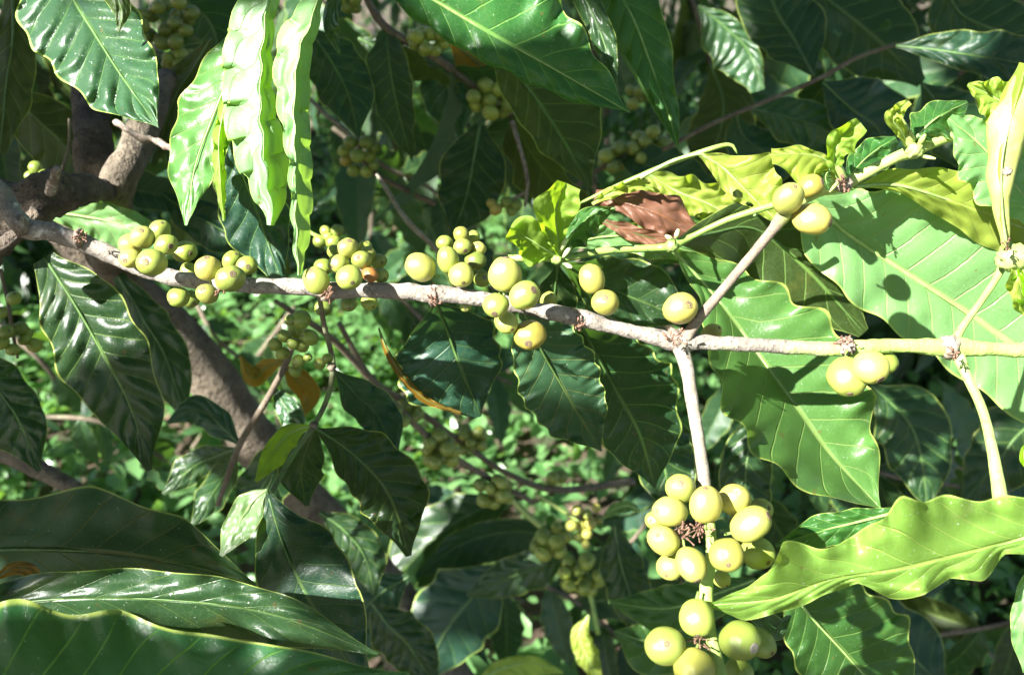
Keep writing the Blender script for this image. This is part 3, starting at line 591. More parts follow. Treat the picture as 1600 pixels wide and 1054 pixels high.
YEL = (.41, .41, .095); ORG = (.40, .29, .055); RED = (.34, .045, .025); DK = (.13, .19, .035); MG = (.20, .28, .045)
f_, m_, b_ = D-.012, D-.004, D+.016
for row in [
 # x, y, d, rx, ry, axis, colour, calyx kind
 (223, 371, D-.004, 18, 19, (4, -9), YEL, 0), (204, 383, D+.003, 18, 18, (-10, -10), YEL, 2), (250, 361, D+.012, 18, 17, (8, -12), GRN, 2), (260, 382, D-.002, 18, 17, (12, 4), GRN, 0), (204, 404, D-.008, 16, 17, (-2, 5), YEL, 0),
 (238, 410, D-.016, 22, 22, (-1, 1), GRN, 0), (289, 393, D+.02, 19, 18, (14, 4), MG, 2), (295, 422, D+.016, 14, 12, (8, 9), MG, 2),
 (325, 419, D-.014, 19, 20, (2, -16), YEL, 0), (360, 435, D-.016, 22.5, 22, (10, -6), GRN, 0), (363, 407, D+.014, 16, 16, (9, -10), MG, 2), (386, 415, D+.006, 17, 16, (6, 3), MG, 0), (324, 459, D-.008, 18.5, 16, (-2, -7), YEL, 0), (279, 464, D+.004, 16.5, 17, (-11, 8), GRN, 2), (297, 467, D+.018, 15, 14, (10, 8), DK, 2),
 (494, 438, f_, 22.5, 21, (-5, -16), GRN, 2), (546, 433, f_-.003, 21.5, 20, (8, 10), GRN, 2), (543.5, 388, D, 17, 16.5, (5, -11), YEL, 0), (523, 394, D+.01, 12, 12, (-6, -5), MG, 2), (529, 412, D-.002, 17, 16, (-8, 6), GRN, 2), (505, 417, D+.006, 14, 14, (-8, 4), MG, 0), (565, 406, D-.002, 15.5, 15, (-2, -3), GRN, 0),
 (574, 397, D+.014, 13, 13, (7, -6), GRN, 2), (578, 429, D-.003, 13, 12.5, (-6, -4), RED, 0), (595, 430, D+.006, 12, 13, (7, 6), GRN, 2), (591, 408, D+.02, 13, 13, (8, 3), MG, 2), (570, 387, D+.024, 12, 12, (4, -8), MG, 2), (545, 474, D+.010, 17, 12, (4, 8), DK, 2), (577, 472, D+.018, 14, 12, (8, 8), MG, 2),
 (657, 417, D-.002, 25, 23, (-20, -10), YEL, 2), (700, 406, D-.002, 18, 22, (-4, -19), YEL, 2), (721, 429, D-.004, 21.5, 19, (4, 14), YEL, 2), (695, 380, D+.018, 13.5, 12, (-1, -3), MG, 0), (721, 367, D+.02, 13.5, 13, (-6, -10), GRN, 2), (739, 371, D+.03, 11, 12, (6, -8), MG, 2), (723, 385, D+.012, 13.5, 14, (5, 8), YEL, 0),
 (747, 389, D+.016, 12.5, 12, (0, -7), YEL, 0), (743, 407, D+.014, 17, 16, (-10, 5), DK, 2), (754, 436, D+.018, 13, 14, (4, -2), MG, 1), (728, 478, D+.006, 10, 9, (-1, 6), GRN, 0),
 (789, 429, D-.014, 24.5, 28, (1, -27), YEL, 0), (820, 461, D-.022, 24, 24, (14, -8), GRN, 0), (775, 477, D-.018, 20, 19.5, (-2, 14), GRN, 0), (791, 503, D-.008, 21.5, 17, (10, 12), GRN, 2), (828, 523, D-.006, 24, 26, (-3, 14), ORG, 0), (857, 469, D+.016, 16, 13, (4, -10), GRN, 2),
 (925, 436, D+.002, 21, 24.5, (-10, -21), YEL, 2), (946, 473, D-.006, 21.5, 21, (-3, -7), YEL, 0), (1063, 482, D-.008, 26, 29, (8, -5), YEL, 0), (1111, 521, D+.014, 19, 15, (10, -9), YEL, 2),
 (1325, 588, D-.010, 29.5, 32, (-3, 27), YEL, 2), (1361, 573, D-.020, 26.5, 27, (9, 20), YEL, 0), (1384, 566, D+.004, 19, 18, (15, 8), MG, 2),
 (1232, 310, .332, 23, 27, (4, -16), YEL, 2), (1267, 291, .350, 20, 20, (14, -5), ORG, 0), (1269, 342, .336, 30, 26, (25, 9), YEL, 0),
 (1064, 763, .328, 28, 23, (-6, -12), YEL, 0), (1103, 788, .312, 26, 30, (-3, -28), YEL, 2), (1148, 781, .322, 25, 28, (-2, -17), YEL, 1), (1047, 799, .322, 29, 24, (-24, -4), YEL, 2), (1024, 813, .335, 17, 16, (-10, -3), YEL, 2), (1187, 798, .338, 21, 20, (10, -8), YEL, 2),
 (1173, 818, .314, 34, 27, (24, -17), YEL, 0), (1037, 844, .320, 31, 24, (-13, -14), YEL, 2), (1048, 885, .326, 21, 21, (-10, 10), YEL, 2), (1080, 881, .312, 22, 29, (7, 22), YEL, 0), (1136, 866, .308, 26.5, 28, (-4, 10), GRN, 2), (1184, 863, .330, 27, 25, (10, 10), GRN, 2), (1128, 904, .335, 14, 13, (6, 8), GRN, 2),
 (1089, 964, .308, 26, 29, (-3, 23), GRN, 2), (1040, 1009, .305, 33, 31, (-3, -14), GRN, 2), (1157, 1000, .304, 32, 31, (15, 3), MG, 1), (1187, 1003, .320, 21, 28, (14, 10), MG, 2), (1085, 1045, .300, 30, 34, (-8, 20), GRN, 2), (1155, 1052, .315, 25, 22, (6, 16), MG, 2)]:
    x, y, d, rx, ry, ax, col, cal = row
    lb = {RED: 'small cherry already ripened to dull red', ORG: None}.get(col)
    cherry(x, y, d, rx, ry, ax, br, col, cal, label=lb)

# leaves that hang from the branch
leaf([(815, 480, .385), (845, 545, .40), (872, 592, .41), (906, 650, .42), (940, 706, .43)], [4, 62, 68, 50, 0], [4, 46, 66, 56, 0], -.1, .35, 'old', 9, 1.2, (2.2, 8), parent=br)
leaf([(905, 505, .40), (925, 540, .43), (962, 610, .45), (1000, 680, .46), (1024, 765, .47)], [3, 70, 95, 62, 0], [3, 56, 62, 55, 0], .15, .3, 'dark', 10, 1.6, (1.8, 7), parent=br)
leaf([(680, 470, .40), (700, 520, .43), (722, 580, .44), (752, 650, .455)], [3, 70, 66, 0], [3, 88, 100, 14], .25, .1, 'blue', 8, 1.4, (2, 5), parent=br)
leaf([(592, 512, .435), (612, 560, .435), (660, 620, .44), (720, 645, .445)], [1, 4, 5, 2], [2, 8, 7, 2], .3, .3, 'sick', 6, .3, (2, 3), parent=br, label='curled yellow-brown dying leaf edge', rib=1.2)
# ================================================================== GREEN SHOOT IN THE MIDDLE
sh = thing('coffee_shoot', P(800, 403, .40), 'thin green shoot with crinkled bright young leaves behind the branch', 'shoot')
stem('stem', [(770, 402, .40, 4), (800, 403, .40, 5.5), (862, 403, .395, 6.5), (872, 404, .395, 8), (890, 402, .395, 6), (950, 391, .395, 6), (1030, 387, .395, 6), (1052, 383, .39, 8), (1080, 370, .39, 5), (1140, 342, .385, 5), (1210, 320, .38, 5.5), (1225, 316, .38, 5)], 'green', sh, 80, 12, .04, 200)
knob(sh, 871, 405, .393, 9, 4.4, 'green'); knob(sh, 1050, 384, .388, 10, 8.4, 'green')
for x, y, ex, ey in [(876, 392, 884, 372), (880, 402, 892, 385), (882, 412, 894, 418), (1052, 375, 1040, 368), (1056, 372, 1060, 358)]:
    stem('bud', [(x, y, .388, 2), ((x+ex)/2, (y+ey)/2, .386, 4), (ex, ey, .385, 2)], 'bud', sh, 10, 8)
leaf([(874, 400, .392), (872, 372, .385), (868, 330, .375), (885, 286, .365)], [3, 24, 34, 14], [3, 16, 36, 26], -1.2, -.4, 'young', 6, .8, (3, 3.2), parent=sh, under=True, scal=.09, rib=1.6)
leaf([(868, 400, .392), (845, 385, .385), (815, 368, .38), (790, 372, .375)], [3, 34, 30, 3], [3, 28, 34, 3], .9, -1.1, 'young', 6, .8, (3, 2.5), parent=sh, under=True, scal=.09, rib=1.6)
leaf([(876, 398, .392), (895, 365, .388), (925, 335, .385), (962, 325, .38)], [3, 16, 14, 1], [3, 28, 28, 2], .7, 1.0, 'mid', 6, .6, (3, 3.5), parent=sh, scal=.14, rib=1.4)
leaf([(1048, 388, .39), (1062, 402, .405), (1110, 455, .42), (1164, 525, .425), (1248, 640, .43), (1300, 712, .435), (1378, 796, .44)], [2, 55, 95, 128, 118, 74, 0], [2, 20, 62, 92, 92, 62, 0], [.1, .1, .1, .05, 0, 0, 0], [-.8, -1.2, -1.6, -1.8, -1.6, -1.3, -1.], 'mid2', 11, 2.0, (3.2, 7), scal=.09, parent=sh, pl=(-.28, .14), label='large leaf lit along its upper half', rib=3.4)
leaf([(880, 412, .40), (930, 440, .44), (1000, 470, .46), (1080, 500, .47)], [3, 50, 64, 10], [3, 42, 40, 6], 0, 0, 'gloss', 7, 2.6, (2, 4), pl=(-.25, .15), parent=sh)
leaf([(1052, 378, .395), (1110, 365, .42), (1180, 358, .44), (1260, 420, .45), (1350, 520, .46)], [3, 36, 60, 60, 10], [3, 60, 80, 80, 10], .2, .2, 'olive', 8, 1, (2, 4), parent=sh)
leaf([(872, 412, .40), (868, 450, .42), (860, 500, .43), (850, 540, .435)], [2, 34, 40, 10], [2, 26, 30, 10], .3, .3, 'dark', 6, 1, (1.5, 4), parent=sh)

# ================================================================== SHOOT AT THE RIGHT
sr = thing('coffee_shoot', P(1320, 288, .385), 'yellow-green branching shoot tip with budding joints and wide pale leaves', 'shoot')
stem('stem', [(1225, 330, .40, 10), (1270, 300, .392, 12), (1318, 287, .385, 11), (1350, 272, .382, 9), (1400, 246, .38, 8.5), (1428, 236, .38, 11), (1450, 226, .38, 9), (1490, 212, .382, 8), (1560, 190, .39, 8)], 'stem_y', sr, 80, 12, .05, 200)
knob(sr, 1318, 288, .381, 13, 2.2, 'node'); knob(sr, 1428, 235, .377, 13, 5.2, 'stem_y')
scruff(sr, 1318, 288, .376, 12, 12)
for x, y, ex, ey, r in [(1426, 226, 1422, 204, 5), (1436, 226, 1446, 210, 4.5), (1440, 244, 1462, 248, 3), (1420, 226, 1400, 176, 9), (1318, 280, 1300, 240, 7), (1312, 282, 1296, 300, 3)]:
    stem('bud', [(x, y, .377, r*.8), ((x+ex)/2, (y+ey)/2, .374, r), (ex, ey, .372, r*.45)], 'stem_y', sr, 14, 8, label=None)
leaf([(1250, 285, .40), (1306, 350, .415), (1372, 398, .42), (1436, 440, .425), (1500, 482, .43), (1560, 524, .435), (1660, 590, .44)], [2, 70, 125, 165, 180, 160, 120], [2, 66, 82, 84, 84, 90, 90], [-.5, -.45, -.4, -.35, -.35, -.3, -.3], [.1, .15, .2, .3, .35, .3, .3], 'light', 12, 1.9, (2.6, 5), pl=(-.12, .05), parent=sr, label='widest pale leaf carrying round cherry shadows', rib=4.2)
leaf([(1335, 292, .385), (1380, 288, .39), (1420, 293, .39), (1504, 320, .398), (1570, 345, .402), (1660, 380, .405)], [2, 26, 44, 66, 70, 60], [2, 10, 26, 44, 52, 40], [-.1]*6, [.6, .8, .8, .8, .7, .6], 'yel', 10, 1.6, (1.8, 5), parent=sr, rib=3.2)
leaf([(1424, 226, .378), (1440, 205, .375), (1470, 180, .375), (1512, 160, .385)], [2, 30, 22, 3], [2, 30, 44, 4], 1.4, .5, 'mid', 7, .8, (3, 3.5), parent=sr, scal=.12, rib=2)
leaf([(1420, 228, .378), (1408, 205, .37), (1396, 185, .365), (1420, 158, .362)], [2, 10, 14, 6], [2, 12, 12, 6], -.6, -.4, 'yel', 5, .8, (3, 3), parent=sr, scal=.14, rib=1.8)
leaf([(1318, 284, .38), (1304, 255, .372), (1312, 222, .37), (1345, 192, .365)], [2, 12, 20, 10], [2, 14, 28, 14], -1.0, -.2, 'young', 7, .8, (2.5, 3.5), parent=sr, under=True, scal=.13, rib=1.6)
leaf([(1322, 284, .385), (1345, 255, .39), (1372, 232, .395), (1400, 215, .40)], [2, 22, 22, 3], [2, 26, 34, 8], .4, .3, 'mid', 6, .6, (1.5, 3), parent=sr, rib=1.6)
leaf([(1310, 284, .382), (1290, 250, .375), (1250, 240, .37), (1205, 242, .368)], [2, 34, 42, 16], [2, 6, 12, 10], -.5, 1.4, 'yel', 7, 2.6, (3.5, 3), parent=sr, scal=.14, rib=2)
leaf([(1298, 262, .376), (1290, 275, .374), (1292, 288, .372), (1297, 300, .372)], [1, 8, 9, 1], [1, 7, 8, 1], .6, -.6, 'mid', 4, .3, (1, 2), parent=sr, rib=1)

# bright crinkled leaves at the upper right
cl = thing('coffee_shoot', P(1575, 395, .36), 'rolled bright yellow leaf shoot standing upright on a joint', 'shoot')
knob(cl, 1582, 402, .362, 22, 7.7, 'stem_y'); scruff(cl, 1572, 382, .35, 8, 8)
leaf([(1572, 378, .352), (1566, 330, .35), (1566, 250, .345), (1584, 170, .345), (1604, 100, .347)], [2, 8, 22, 26, 12], [2, 10, 26, 28, 20], 2.2, 2.2, 'yel', 6, .6, (1.2, 5), parent=cl, rib=2.4)
stem('rolled_leaf', [(1571, 386, .358, 5), (1570, 360, .356, 8), (1564, 320, .354, 13), (1563, 285, .352, 19), (1570, 240, .352, 21), (1575, 200, .352, 25), (1592, 160, .353, 22), (1600, 125, .354, 19), (1612, 98, .355, 8)], 'rolled', cl, 70, 24, .22, 45)
knob(cl, 1574, 268, .335, 7, 9.1, 'node', 'scar')
leaf([(1590, 400, .36), (1600, 425, .36), (1612, 450, .362), (1630, 470, .365)], [2, 20, 26, 20], [2, 22, 34, 24], -.4, .5, 'young', 5, .8, (3, 2.5), parent=cl, scal=.12, rib=1.6)
leaf([(1584, 408, .36), (1592, 440, .362), (1600, 465, .365), (1625, 500, .37)], [2, 14, 18, 14], [2, 20, 20, 16], .4, -.3, 'yel', 5, .8, (3, 2.5), parent=cl, scal=.12, rib=1.6)
leaf([(1640, 190, .385), (1590, 175, .382), (1550, 150, .38), (1512, 132, .378)], [30, 44, 36, 4], [50, 54, 34, 4], -.4, -.5, 'yel', 7, 3.0, (4.5, 5), label='crinkled yellow-green leaf with a toothed edge behind the rolled shoot', cat='leaf', scal=.13)
leaf([(1620, 330, .382), (1570, 270, .38), (1530, 225, .378), (1482, 185, .376)], [30, 60, 56, 4], [20, 44, 54, 10], -.1, .2, 'light', 7, 1.4, (3, 5), label='pale greyish leaf with scalloped edge beside the rolled shoot', cat='leaf', scal=.1)

# leaves round the red-brown one
leaf([(1092, 240, .40), (1125, 258, .40), (1158, 290, .40), (1190, 322, .40), (1215, 345, .40)], [2, 20, 66, 52, 12], [3, 20, 26, 14, 6], -.35, .3, 'yel', 7, .7, (2, 3), label='flat yellow-green leaf behind the three cherries on the forked twig', cat='leaf', petiole=[(1000, 278, .41), (1050, 252, .405)], holes=((.55, .55, .05, .3), (.7, .7, .04, .2)))
stem('petiole', [(905, 318, .43, 2), (960, 292, .42, 3), (1040, 258, .41, 4), (1100, 236, .40, 4), (1140, 226, .40, 3), (1152, 240, .4, 1)], 'green', None, 40, 10, .05, 200, label='slender pale stalk arching above the red-brown leaf', cat='stalk')
leaf([(930, 305, .43), (980, 318, .425), (1030, 335, .425), (1100, 372, .43)], [10, 34, 36, 4], [12, 20, 34, 4], .5, .2, 'red', 7, 1.2, (3, 2.5), label='withered red-brown leaf between the green leaves', cat='leaf', scal=.12, rib=2, ribmat='dry')
leaf([(940, 345, .42), (985, 362, .42), (1020, 372, .42), (1058, 378, .42)], [4, 12, 12, 3], [3, 12, 14, 3], -.6, -.4, 'red', 6, .8, (2, 3), label='small pink fold of dead leaf under the red-brown one', cat='leaf', scal=.1, rib=1.2)
leaf([(925, 318, .425), (960, 300, .42), (1000, 290, .42), (1030, 300, .42)], [3, 10, 12, 3], [3, 8, 8, 3], -.7, -.7, 'yel', 5, 1, (2.5, 3), label='narrow yellow-green leaf lying over the red-brown one', cat='leaf', scal=.14, rib=1.2)
leaf([(1010, 270, .45), (1060, 300, .45), (1110, 320, .45), (1180, 360, .45)], [8, 30, 34, 6], [8, 26, 30, 8], -.5, -.2, 'yel', 8, 1.6, (4, 5), label='blotchy yellow leaf half hidden behind the red-brown one', cat='leaf', scal=.14)
leaf([(880, 385, .43), (940, 370, .43), (1010, 372, .43), (1100, 400, .44)], [4, 20, 22, 6], [4, 24, 30, 10], -.4, .2, 'light', 7, 1.4, (2.5, 4), label='pale veined leaf just above the thin green shoot', cat='leaf')
leaf([(1190, 330, .44), (1150, 350, .445), (1100, 370, .45), (1020, 410, .455)], [6, 24, 30, 6], [6, 30, 34, 6], .3, .3, 'mid', 7, 1, (2, 4), label='dim green leaf behind the green stalk and the forked twig', cat='leaf')

# ================================================================== BOTTOM RIGHT WAVY LEAF
leaf([(1700, 818, .315), (1600, 840, .315), (1500, 866, .312), (1400, 890, .31), (1300, 905, .31), (1210, 935, .31), (1112, 945, .312)], [40, 36, 32, 16, 52, 30, 50, 42, 12, 20, 22, 24, 26, 6], [48, 54, 62, 72, 84, 98, 106, 86, 60, 50, 84, 40, 22, 4], [.3, .5, .3, .9, .2, .8, .3, .5, 1.0, .9, .7, .9, .9, .9], [-.1, -.1, -.2, -.3, -.2, -.5, -.9, -.5, -.1, -.4, -1.1, -.9, -.5, -.5], 'lime', 11, 1.8, (3.5, 7), label='long wavy yellow-green leaf pointing at the big cherry cluster', cat='leaf',
     scal=.06, vk=2.2, rib=3.8)
leaf([(1400, 800, .345), (1340, 815, .345), (1280, 830, .345), (1212, 852, .345)], [8, 34, 26, 3], [8, 22, 26, 3], .4, .4, 'mid', 7, .8, (2, 3), label='darker folded leaf behind the wavy yellow-green one', cat='leaf')
leaf([(1150, 935, .335), (1190, 968, .34), (1215, 990, .345), (1235, 960, .35)], [3, 16, 26, 4], [3, 12, 10, 3], -.5, .2, 'gloss', 5, .8, (2, 2), label='small pale curled leaf under the tip of the wavy leaf', cat='leaf', rib=1.4)
leaf([(1225, 905, .42), (1265, 960, .43), (1320, 1020, .44), (1400, 1110, .45)], [4, 90, 110, 50], [4, 60, 90, 50], .2, .1, 'mid', 9, 1.6, (2, 5), label='broad shaded leaf hanging below the wavy yellow-green leaf', cat='leaf')
leaf([(1620, 870, .36), (1606, 930, .36), (1600, 980, .36), (1608, 1050, .365)], [6, 24, 26, 10], [6, 20, 22, 10], -.3, .3, 'light', 7, .8, (2, 3), label='sliver of pale leaf hanging at the lower corner beside the wavy leaf', cat='leaf')
leaf([(1612, 690, .33), (1602, 700, .33), (1600, 715, .33), (1606, 735, .33)], [2, 6, 7, 2], [2, 6, 7, 2], -.3, .3, 'young', 4, .3, (.5, 2), label='tiny bright leaf tip beside the pale thin twig', cat='leaf', rib=1)

# ================================================================== TOP LEAVES
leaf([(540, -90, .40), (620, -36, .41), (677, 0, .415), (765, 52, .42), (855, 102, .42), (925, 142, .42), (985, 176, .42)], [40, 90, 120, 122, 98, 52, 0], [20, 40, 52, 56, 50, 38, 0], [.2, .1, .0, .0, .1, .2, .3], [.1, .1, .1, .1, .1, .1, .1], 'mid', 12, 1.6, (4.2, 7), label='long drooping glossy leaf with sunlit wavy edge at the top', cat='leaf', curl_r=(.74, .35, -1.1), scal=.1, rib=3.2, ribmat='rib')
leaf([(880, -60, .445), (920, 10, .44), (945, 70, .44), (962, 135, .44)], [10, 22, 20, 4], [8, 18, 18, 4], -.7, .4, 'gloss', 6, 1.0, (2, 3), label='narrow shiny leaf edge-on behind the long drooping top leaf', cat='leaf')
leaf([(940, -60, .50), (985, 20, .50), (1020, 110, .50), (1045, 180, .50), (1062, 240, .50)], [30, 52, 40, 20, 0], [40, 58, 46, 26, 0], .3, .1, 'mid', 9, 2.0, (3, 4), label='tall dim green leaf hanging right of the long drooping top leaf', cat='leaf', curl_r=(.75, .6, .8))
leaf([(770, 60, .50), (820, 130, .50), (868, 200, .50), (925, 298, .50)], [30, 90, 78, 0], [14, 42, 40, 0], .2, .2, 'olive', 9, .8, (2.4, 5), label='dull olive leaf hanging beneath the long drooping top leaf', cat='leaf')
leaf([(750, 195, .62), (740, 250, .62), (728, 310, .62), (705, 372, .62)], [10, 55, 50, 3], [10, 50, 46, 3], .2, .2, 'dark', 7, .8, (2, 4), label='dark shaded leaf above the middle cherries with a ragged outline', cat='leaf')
# leaves at the upper left
leaf([(85, -70, .42), (116, 0, .41), (147, 51, .405), (191, 120, .40), (248, 200, .395)], [30, 80, 74, 58, 0], [50, 96, 84, 64, 0], [-.05]*5, [-.05]*5, 'gloss', 9, 6.0, (2.5, 6), pl=(-.34, .16), label='ribbed silvery glossy leaf at the upper left corner', cat='leaf', rib=3)
leaf([(150, -60, .385), (180, -10, .38), (190, 20, .38), (186, 50, .38)], [10, 20, 16, 3], [10, 22, 16, 3], .3, .3, 'olive', 5, .6, (1, 3), label='dark leaf tip hanging over the ribbed silvery leaf', cat='leaf')
leaf([(400, 20, .385), (362, 110, .38), (330, 190, .38), (305, 260, .378), (290, 352, .376)], [4, 34, 46, 34, 2], [4, 44, 58, 44, 2], .1, .1, 'mid2', 10, 1.2, (2, 6), pl=(-.3, .15), label='torn pale leaf left of the white sunlit leaf', cat='leaf', scal=.06, holes=((.44, -1, .03, .3),))
def wob(pts, a, n):                 # a midrib that wavers the way a ruffled leaf's does
    return [(q[0]+a*math.sin(k*2.1+.6), q[1], q[2]) for k, q in enumerate(catmull(pts, n))]
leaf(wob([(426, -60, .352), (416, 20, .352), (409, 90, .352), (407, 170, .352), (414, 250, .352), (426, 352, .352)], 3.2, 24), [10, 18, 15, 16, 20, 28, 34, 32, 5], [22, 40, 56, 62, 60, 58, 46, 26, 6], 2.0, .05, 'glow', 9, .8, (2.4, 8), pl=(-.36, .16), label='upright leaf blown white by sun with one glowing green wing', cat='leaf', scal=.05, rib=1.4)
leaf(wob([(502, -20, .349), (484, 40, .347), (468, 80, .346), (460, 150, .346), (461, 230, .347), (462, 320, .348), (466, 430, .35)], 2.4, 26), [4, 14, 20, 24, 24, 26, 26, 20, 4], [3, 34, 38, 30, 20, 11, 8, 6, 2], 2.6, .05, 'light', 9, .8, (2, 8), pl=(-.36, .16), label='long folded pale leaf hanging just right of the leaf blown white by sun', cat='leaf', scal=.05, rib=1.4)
leaf([(362, 90, .372), (352, 160, .37), (342, 220, .37), (345, 290, .37), (350, 345, .37)], [3, 9, 12, 9, 2], [3, 8, 10, 10, 2], 1.6, 1.0, 'young', 8, .6, (2.2, 7), label='thin ruffled bright green leaf edge between the pale leaves', cat='leaf', scal=.16, rib=1.2, under=True)
leaf([(352, 170, .40), (375, 260, .405), (405, 340, .41), (442, 445, .415)], [6, 40, 48, 4], [6, 46, 62, 10], .1, .5, 'blue', 8, 2.6, (2, 5), label='dark blue-green ribbed leaf hanging under the white sunlit leaf', cat='leaf')
leaf([(535, -30, .42), (520, 10, .42), (515, 40, .42), (530, 85, .42)], [3, 14, 14, 2], [3, 12, 10, 2], -.5, .3, 'gloss', 5, 1, (2, 3), label='small shiny curled leaf beside the folded white and green one', cat='leaf', rib=1.4)
# leaves left middle
leaf([(70, 330, .50), (130, 338, .50), (190, 352, .50), (300, 400, .50)], [6, 30, 26, 4], [8, 34, 50, 6], -.5, .6, 'light', 8, 1.2, (2, 4), label='half lit leaf between the stump and the first cherries', cat='leaf')
leaf([(70, 402, .42), (120, 480, .43), (165, 560, .44), (205, 640, .45), (232, 735, .46)], [16, 66, 70, 52, 6], [20, 62, 76, 50, 4], -.05, .1, 'dark', 11, 3.2, (2.2, 4), pl=(-.2, .2), label='strongly ribbed long leaf hanging under the branch at the left', cat='leaf')
leaf([(-60, 560, .44), (-10, 600, .45), (30, 660, .45), (62, 735, .45)], [30, 44, 44, 4], [30, 60, 60, 4], .1, .2, 'dark', 9, 2, (2, 4), label='dark smooth leaf entering under the ribbed long leaf', cat='leaf')
leaf([(20, -10, .5), (20, 60, .5), (10, 130, .5), (0, 240, .5)], [10, 40, 44, 10], [10, 40, 50, 20], .2, .4, 'olive', 7, 1, (2, 4), label='dark olive leaf behind the ribbed silvery leaf', cat='leaf')
leaf([(20, 150, .56), (60, 190, .56), (110, 240, .56), (150, 330, .56)], [20, 50, 50, 10], [20, 50, 50, 10], .2, .4, 'olive', 7, 1, (2, 4), label='dark olive leaf in front of the forked old trunk', cat='leaf')
leaf([(185, 430, .62), (225, 500, .62), (260, 560, .62), (290, 660, .62)], [10, 36, 36, 4], [10, 40, 40, 4], .2, .2, 'dark', 7, 1, (2, 4), label='dark leaf pressed behind the leaning brown trunk', cat='leaf')

# ================================================================== BOTTOM LEFT LEAVES
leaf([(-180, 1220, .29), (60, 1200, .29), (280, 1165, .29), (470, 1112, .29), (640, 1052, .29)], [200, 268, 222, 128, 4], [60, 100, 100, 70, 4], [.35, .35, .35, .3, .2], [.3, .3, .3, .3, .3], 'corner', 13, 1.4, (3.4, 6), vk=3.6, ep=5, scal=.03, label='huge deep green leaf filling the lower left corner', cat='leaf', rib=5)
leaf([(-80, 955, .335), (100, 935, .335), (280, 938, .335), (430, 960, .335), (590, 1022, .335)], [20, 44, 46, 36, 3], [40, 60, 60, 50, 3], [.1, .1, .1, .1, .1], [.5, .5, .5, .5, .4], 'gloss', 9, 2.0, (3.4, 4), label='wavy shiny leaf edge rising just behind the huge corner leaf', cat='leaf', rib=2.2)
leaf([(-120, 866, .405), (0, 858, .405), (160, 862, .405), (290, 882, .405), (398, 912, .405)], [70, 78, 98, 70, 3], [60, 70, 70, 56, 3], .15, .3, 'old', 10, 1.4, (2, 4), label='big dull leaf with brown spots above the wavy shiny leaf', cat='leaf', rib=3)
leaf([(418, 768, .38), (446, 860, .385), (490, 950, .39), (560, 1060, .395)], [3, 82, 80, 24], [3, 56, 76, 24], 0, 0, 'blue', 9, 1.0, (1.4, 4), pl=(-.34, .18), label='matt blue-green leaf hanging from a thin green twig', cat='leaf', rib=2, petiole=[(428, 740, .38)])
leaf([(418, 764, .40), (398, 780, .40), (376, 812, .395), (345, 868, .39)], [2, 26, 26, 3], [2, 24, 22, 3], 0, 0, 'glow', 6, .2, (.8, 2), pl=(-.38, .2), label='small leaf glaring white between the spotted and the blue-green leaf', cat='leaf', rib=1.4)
leaf([(-10, 905, .385), (20, 888, .385), (50, 890, .385), (70, 910, .385)], [3, 10, 10, 2], [3, 10, 14, 2], .2, .2, 'sick', 4, .5, (1, 2), label='small yellowed leaf tip on the spotted leaf', cat='leaf', rib=1.2)

# hanging twigs with leaves, centre left
tw = thing('coffee_twig', P(500, 470, .42), 'hanging green twig with shaded leaves below the second cherry cluster', 'twig')
stem('stem', [(498, 455, .40, 4, .35), (505, 500, .42, 4.5, .35), (516, 545, .43, 4.5, .4), (520, 575, .43, 5, .5), (512, 620, .43, 4.5, .5), (490, 665, .42, 4.5, .5), (455, 715, .41, 4.5, .6), (425, 768, .39, 4.5, .7)], 'twigb', tw, 50, 10, .05, 200)
knob(tw, 518, 573, .42, 7, 3., 'twigb'); knob(tw, 490, 664, .42, 6.5, 5., 'twigb')
leaf([(492, 668, .425), (550, 708, .44), (606, 770, .45), (640, 868, .46)], [2, 54, 62, 4], [2, 42, 50, 6], .2, .15, 'dark', 10, 2.6, (2, 5), parent=tw, rib=2)
leaf([(486, 664, .425), (450, 678, .43), (425, 710, .43), (400, 752, .435)], [2, 22, 22, 3], [2, 16, 16, 3], .5, -.6, 'young', 6, .8, (2, 3), parent=tw, under=True, rib=1.4)
leaf([(494, 664, .44), (480, 700, .45), (470, 740, .46), (480, 790, .46)], [2, 30, 36, 4], [2, 30, 36, 4], .3, .3, 'dark', 6, .8, (2, 3), parent=tw, rib=1.4)
leaf([(522, 578, .45), (560, 620, .47), (590, 650, .48), (620, 720, .48)], [2, 32, 36, 4], [2, 30, 30, 4], .3, .3, 'blue', 6, .8, (2, 3), parent=tw, rib=1.4)
# lower cluster on it
for x, y, r in [(505, 481, 14), (470, 499, 16), (464, 516, 14), (444, 525, 11), (430, 538, 11), (458, 537, 10), (472, 540, 11), (484, 527, 14), (442, 552, 11), (466, 564, 11), (481, 558, 7), (461, 580, 10), (500, 568, 10), (455, 500, 10), (512, 560, 9)]:
    cherry(x, y, .43+random.uniform(-.01, .012), r, r*.95, None, tw, DK if random.random() < .6 else MG, 2)
tw2 = thing('coffee_twig', P(450, 560, .55), 'dark thin twig crossing the leaning trunk with yellowing leaves', 'twig')
stem('stem', [(470, 500, .52, 4), (450, 560, .54, 5), (425, 610, .55, 5), (395, 660, .56, 5), (372, 700, .56, 5), (340, 790, .56, 4)], 'twigb', tw2, 40, 8, .08, 200)
leaf([(448, 560, .56), (415, 575, .58), (395, 590, .58), (375, 555, .58)], [2, 14, 14, 2], [2, 14, 14, 2], .3, .3, 'sick', 5, .5, (1, 2), parent=tw2, rib=1.2)
leaf([(440, 570, .58), (465, 595, .59), (480, 620, .60), (475, 650, .60)], [2, 20, 22, 3], [2, 16, 16, 3], .3, .3, 'sick', 5, .5, (1, 2), parent=tw2, rib=1.2)
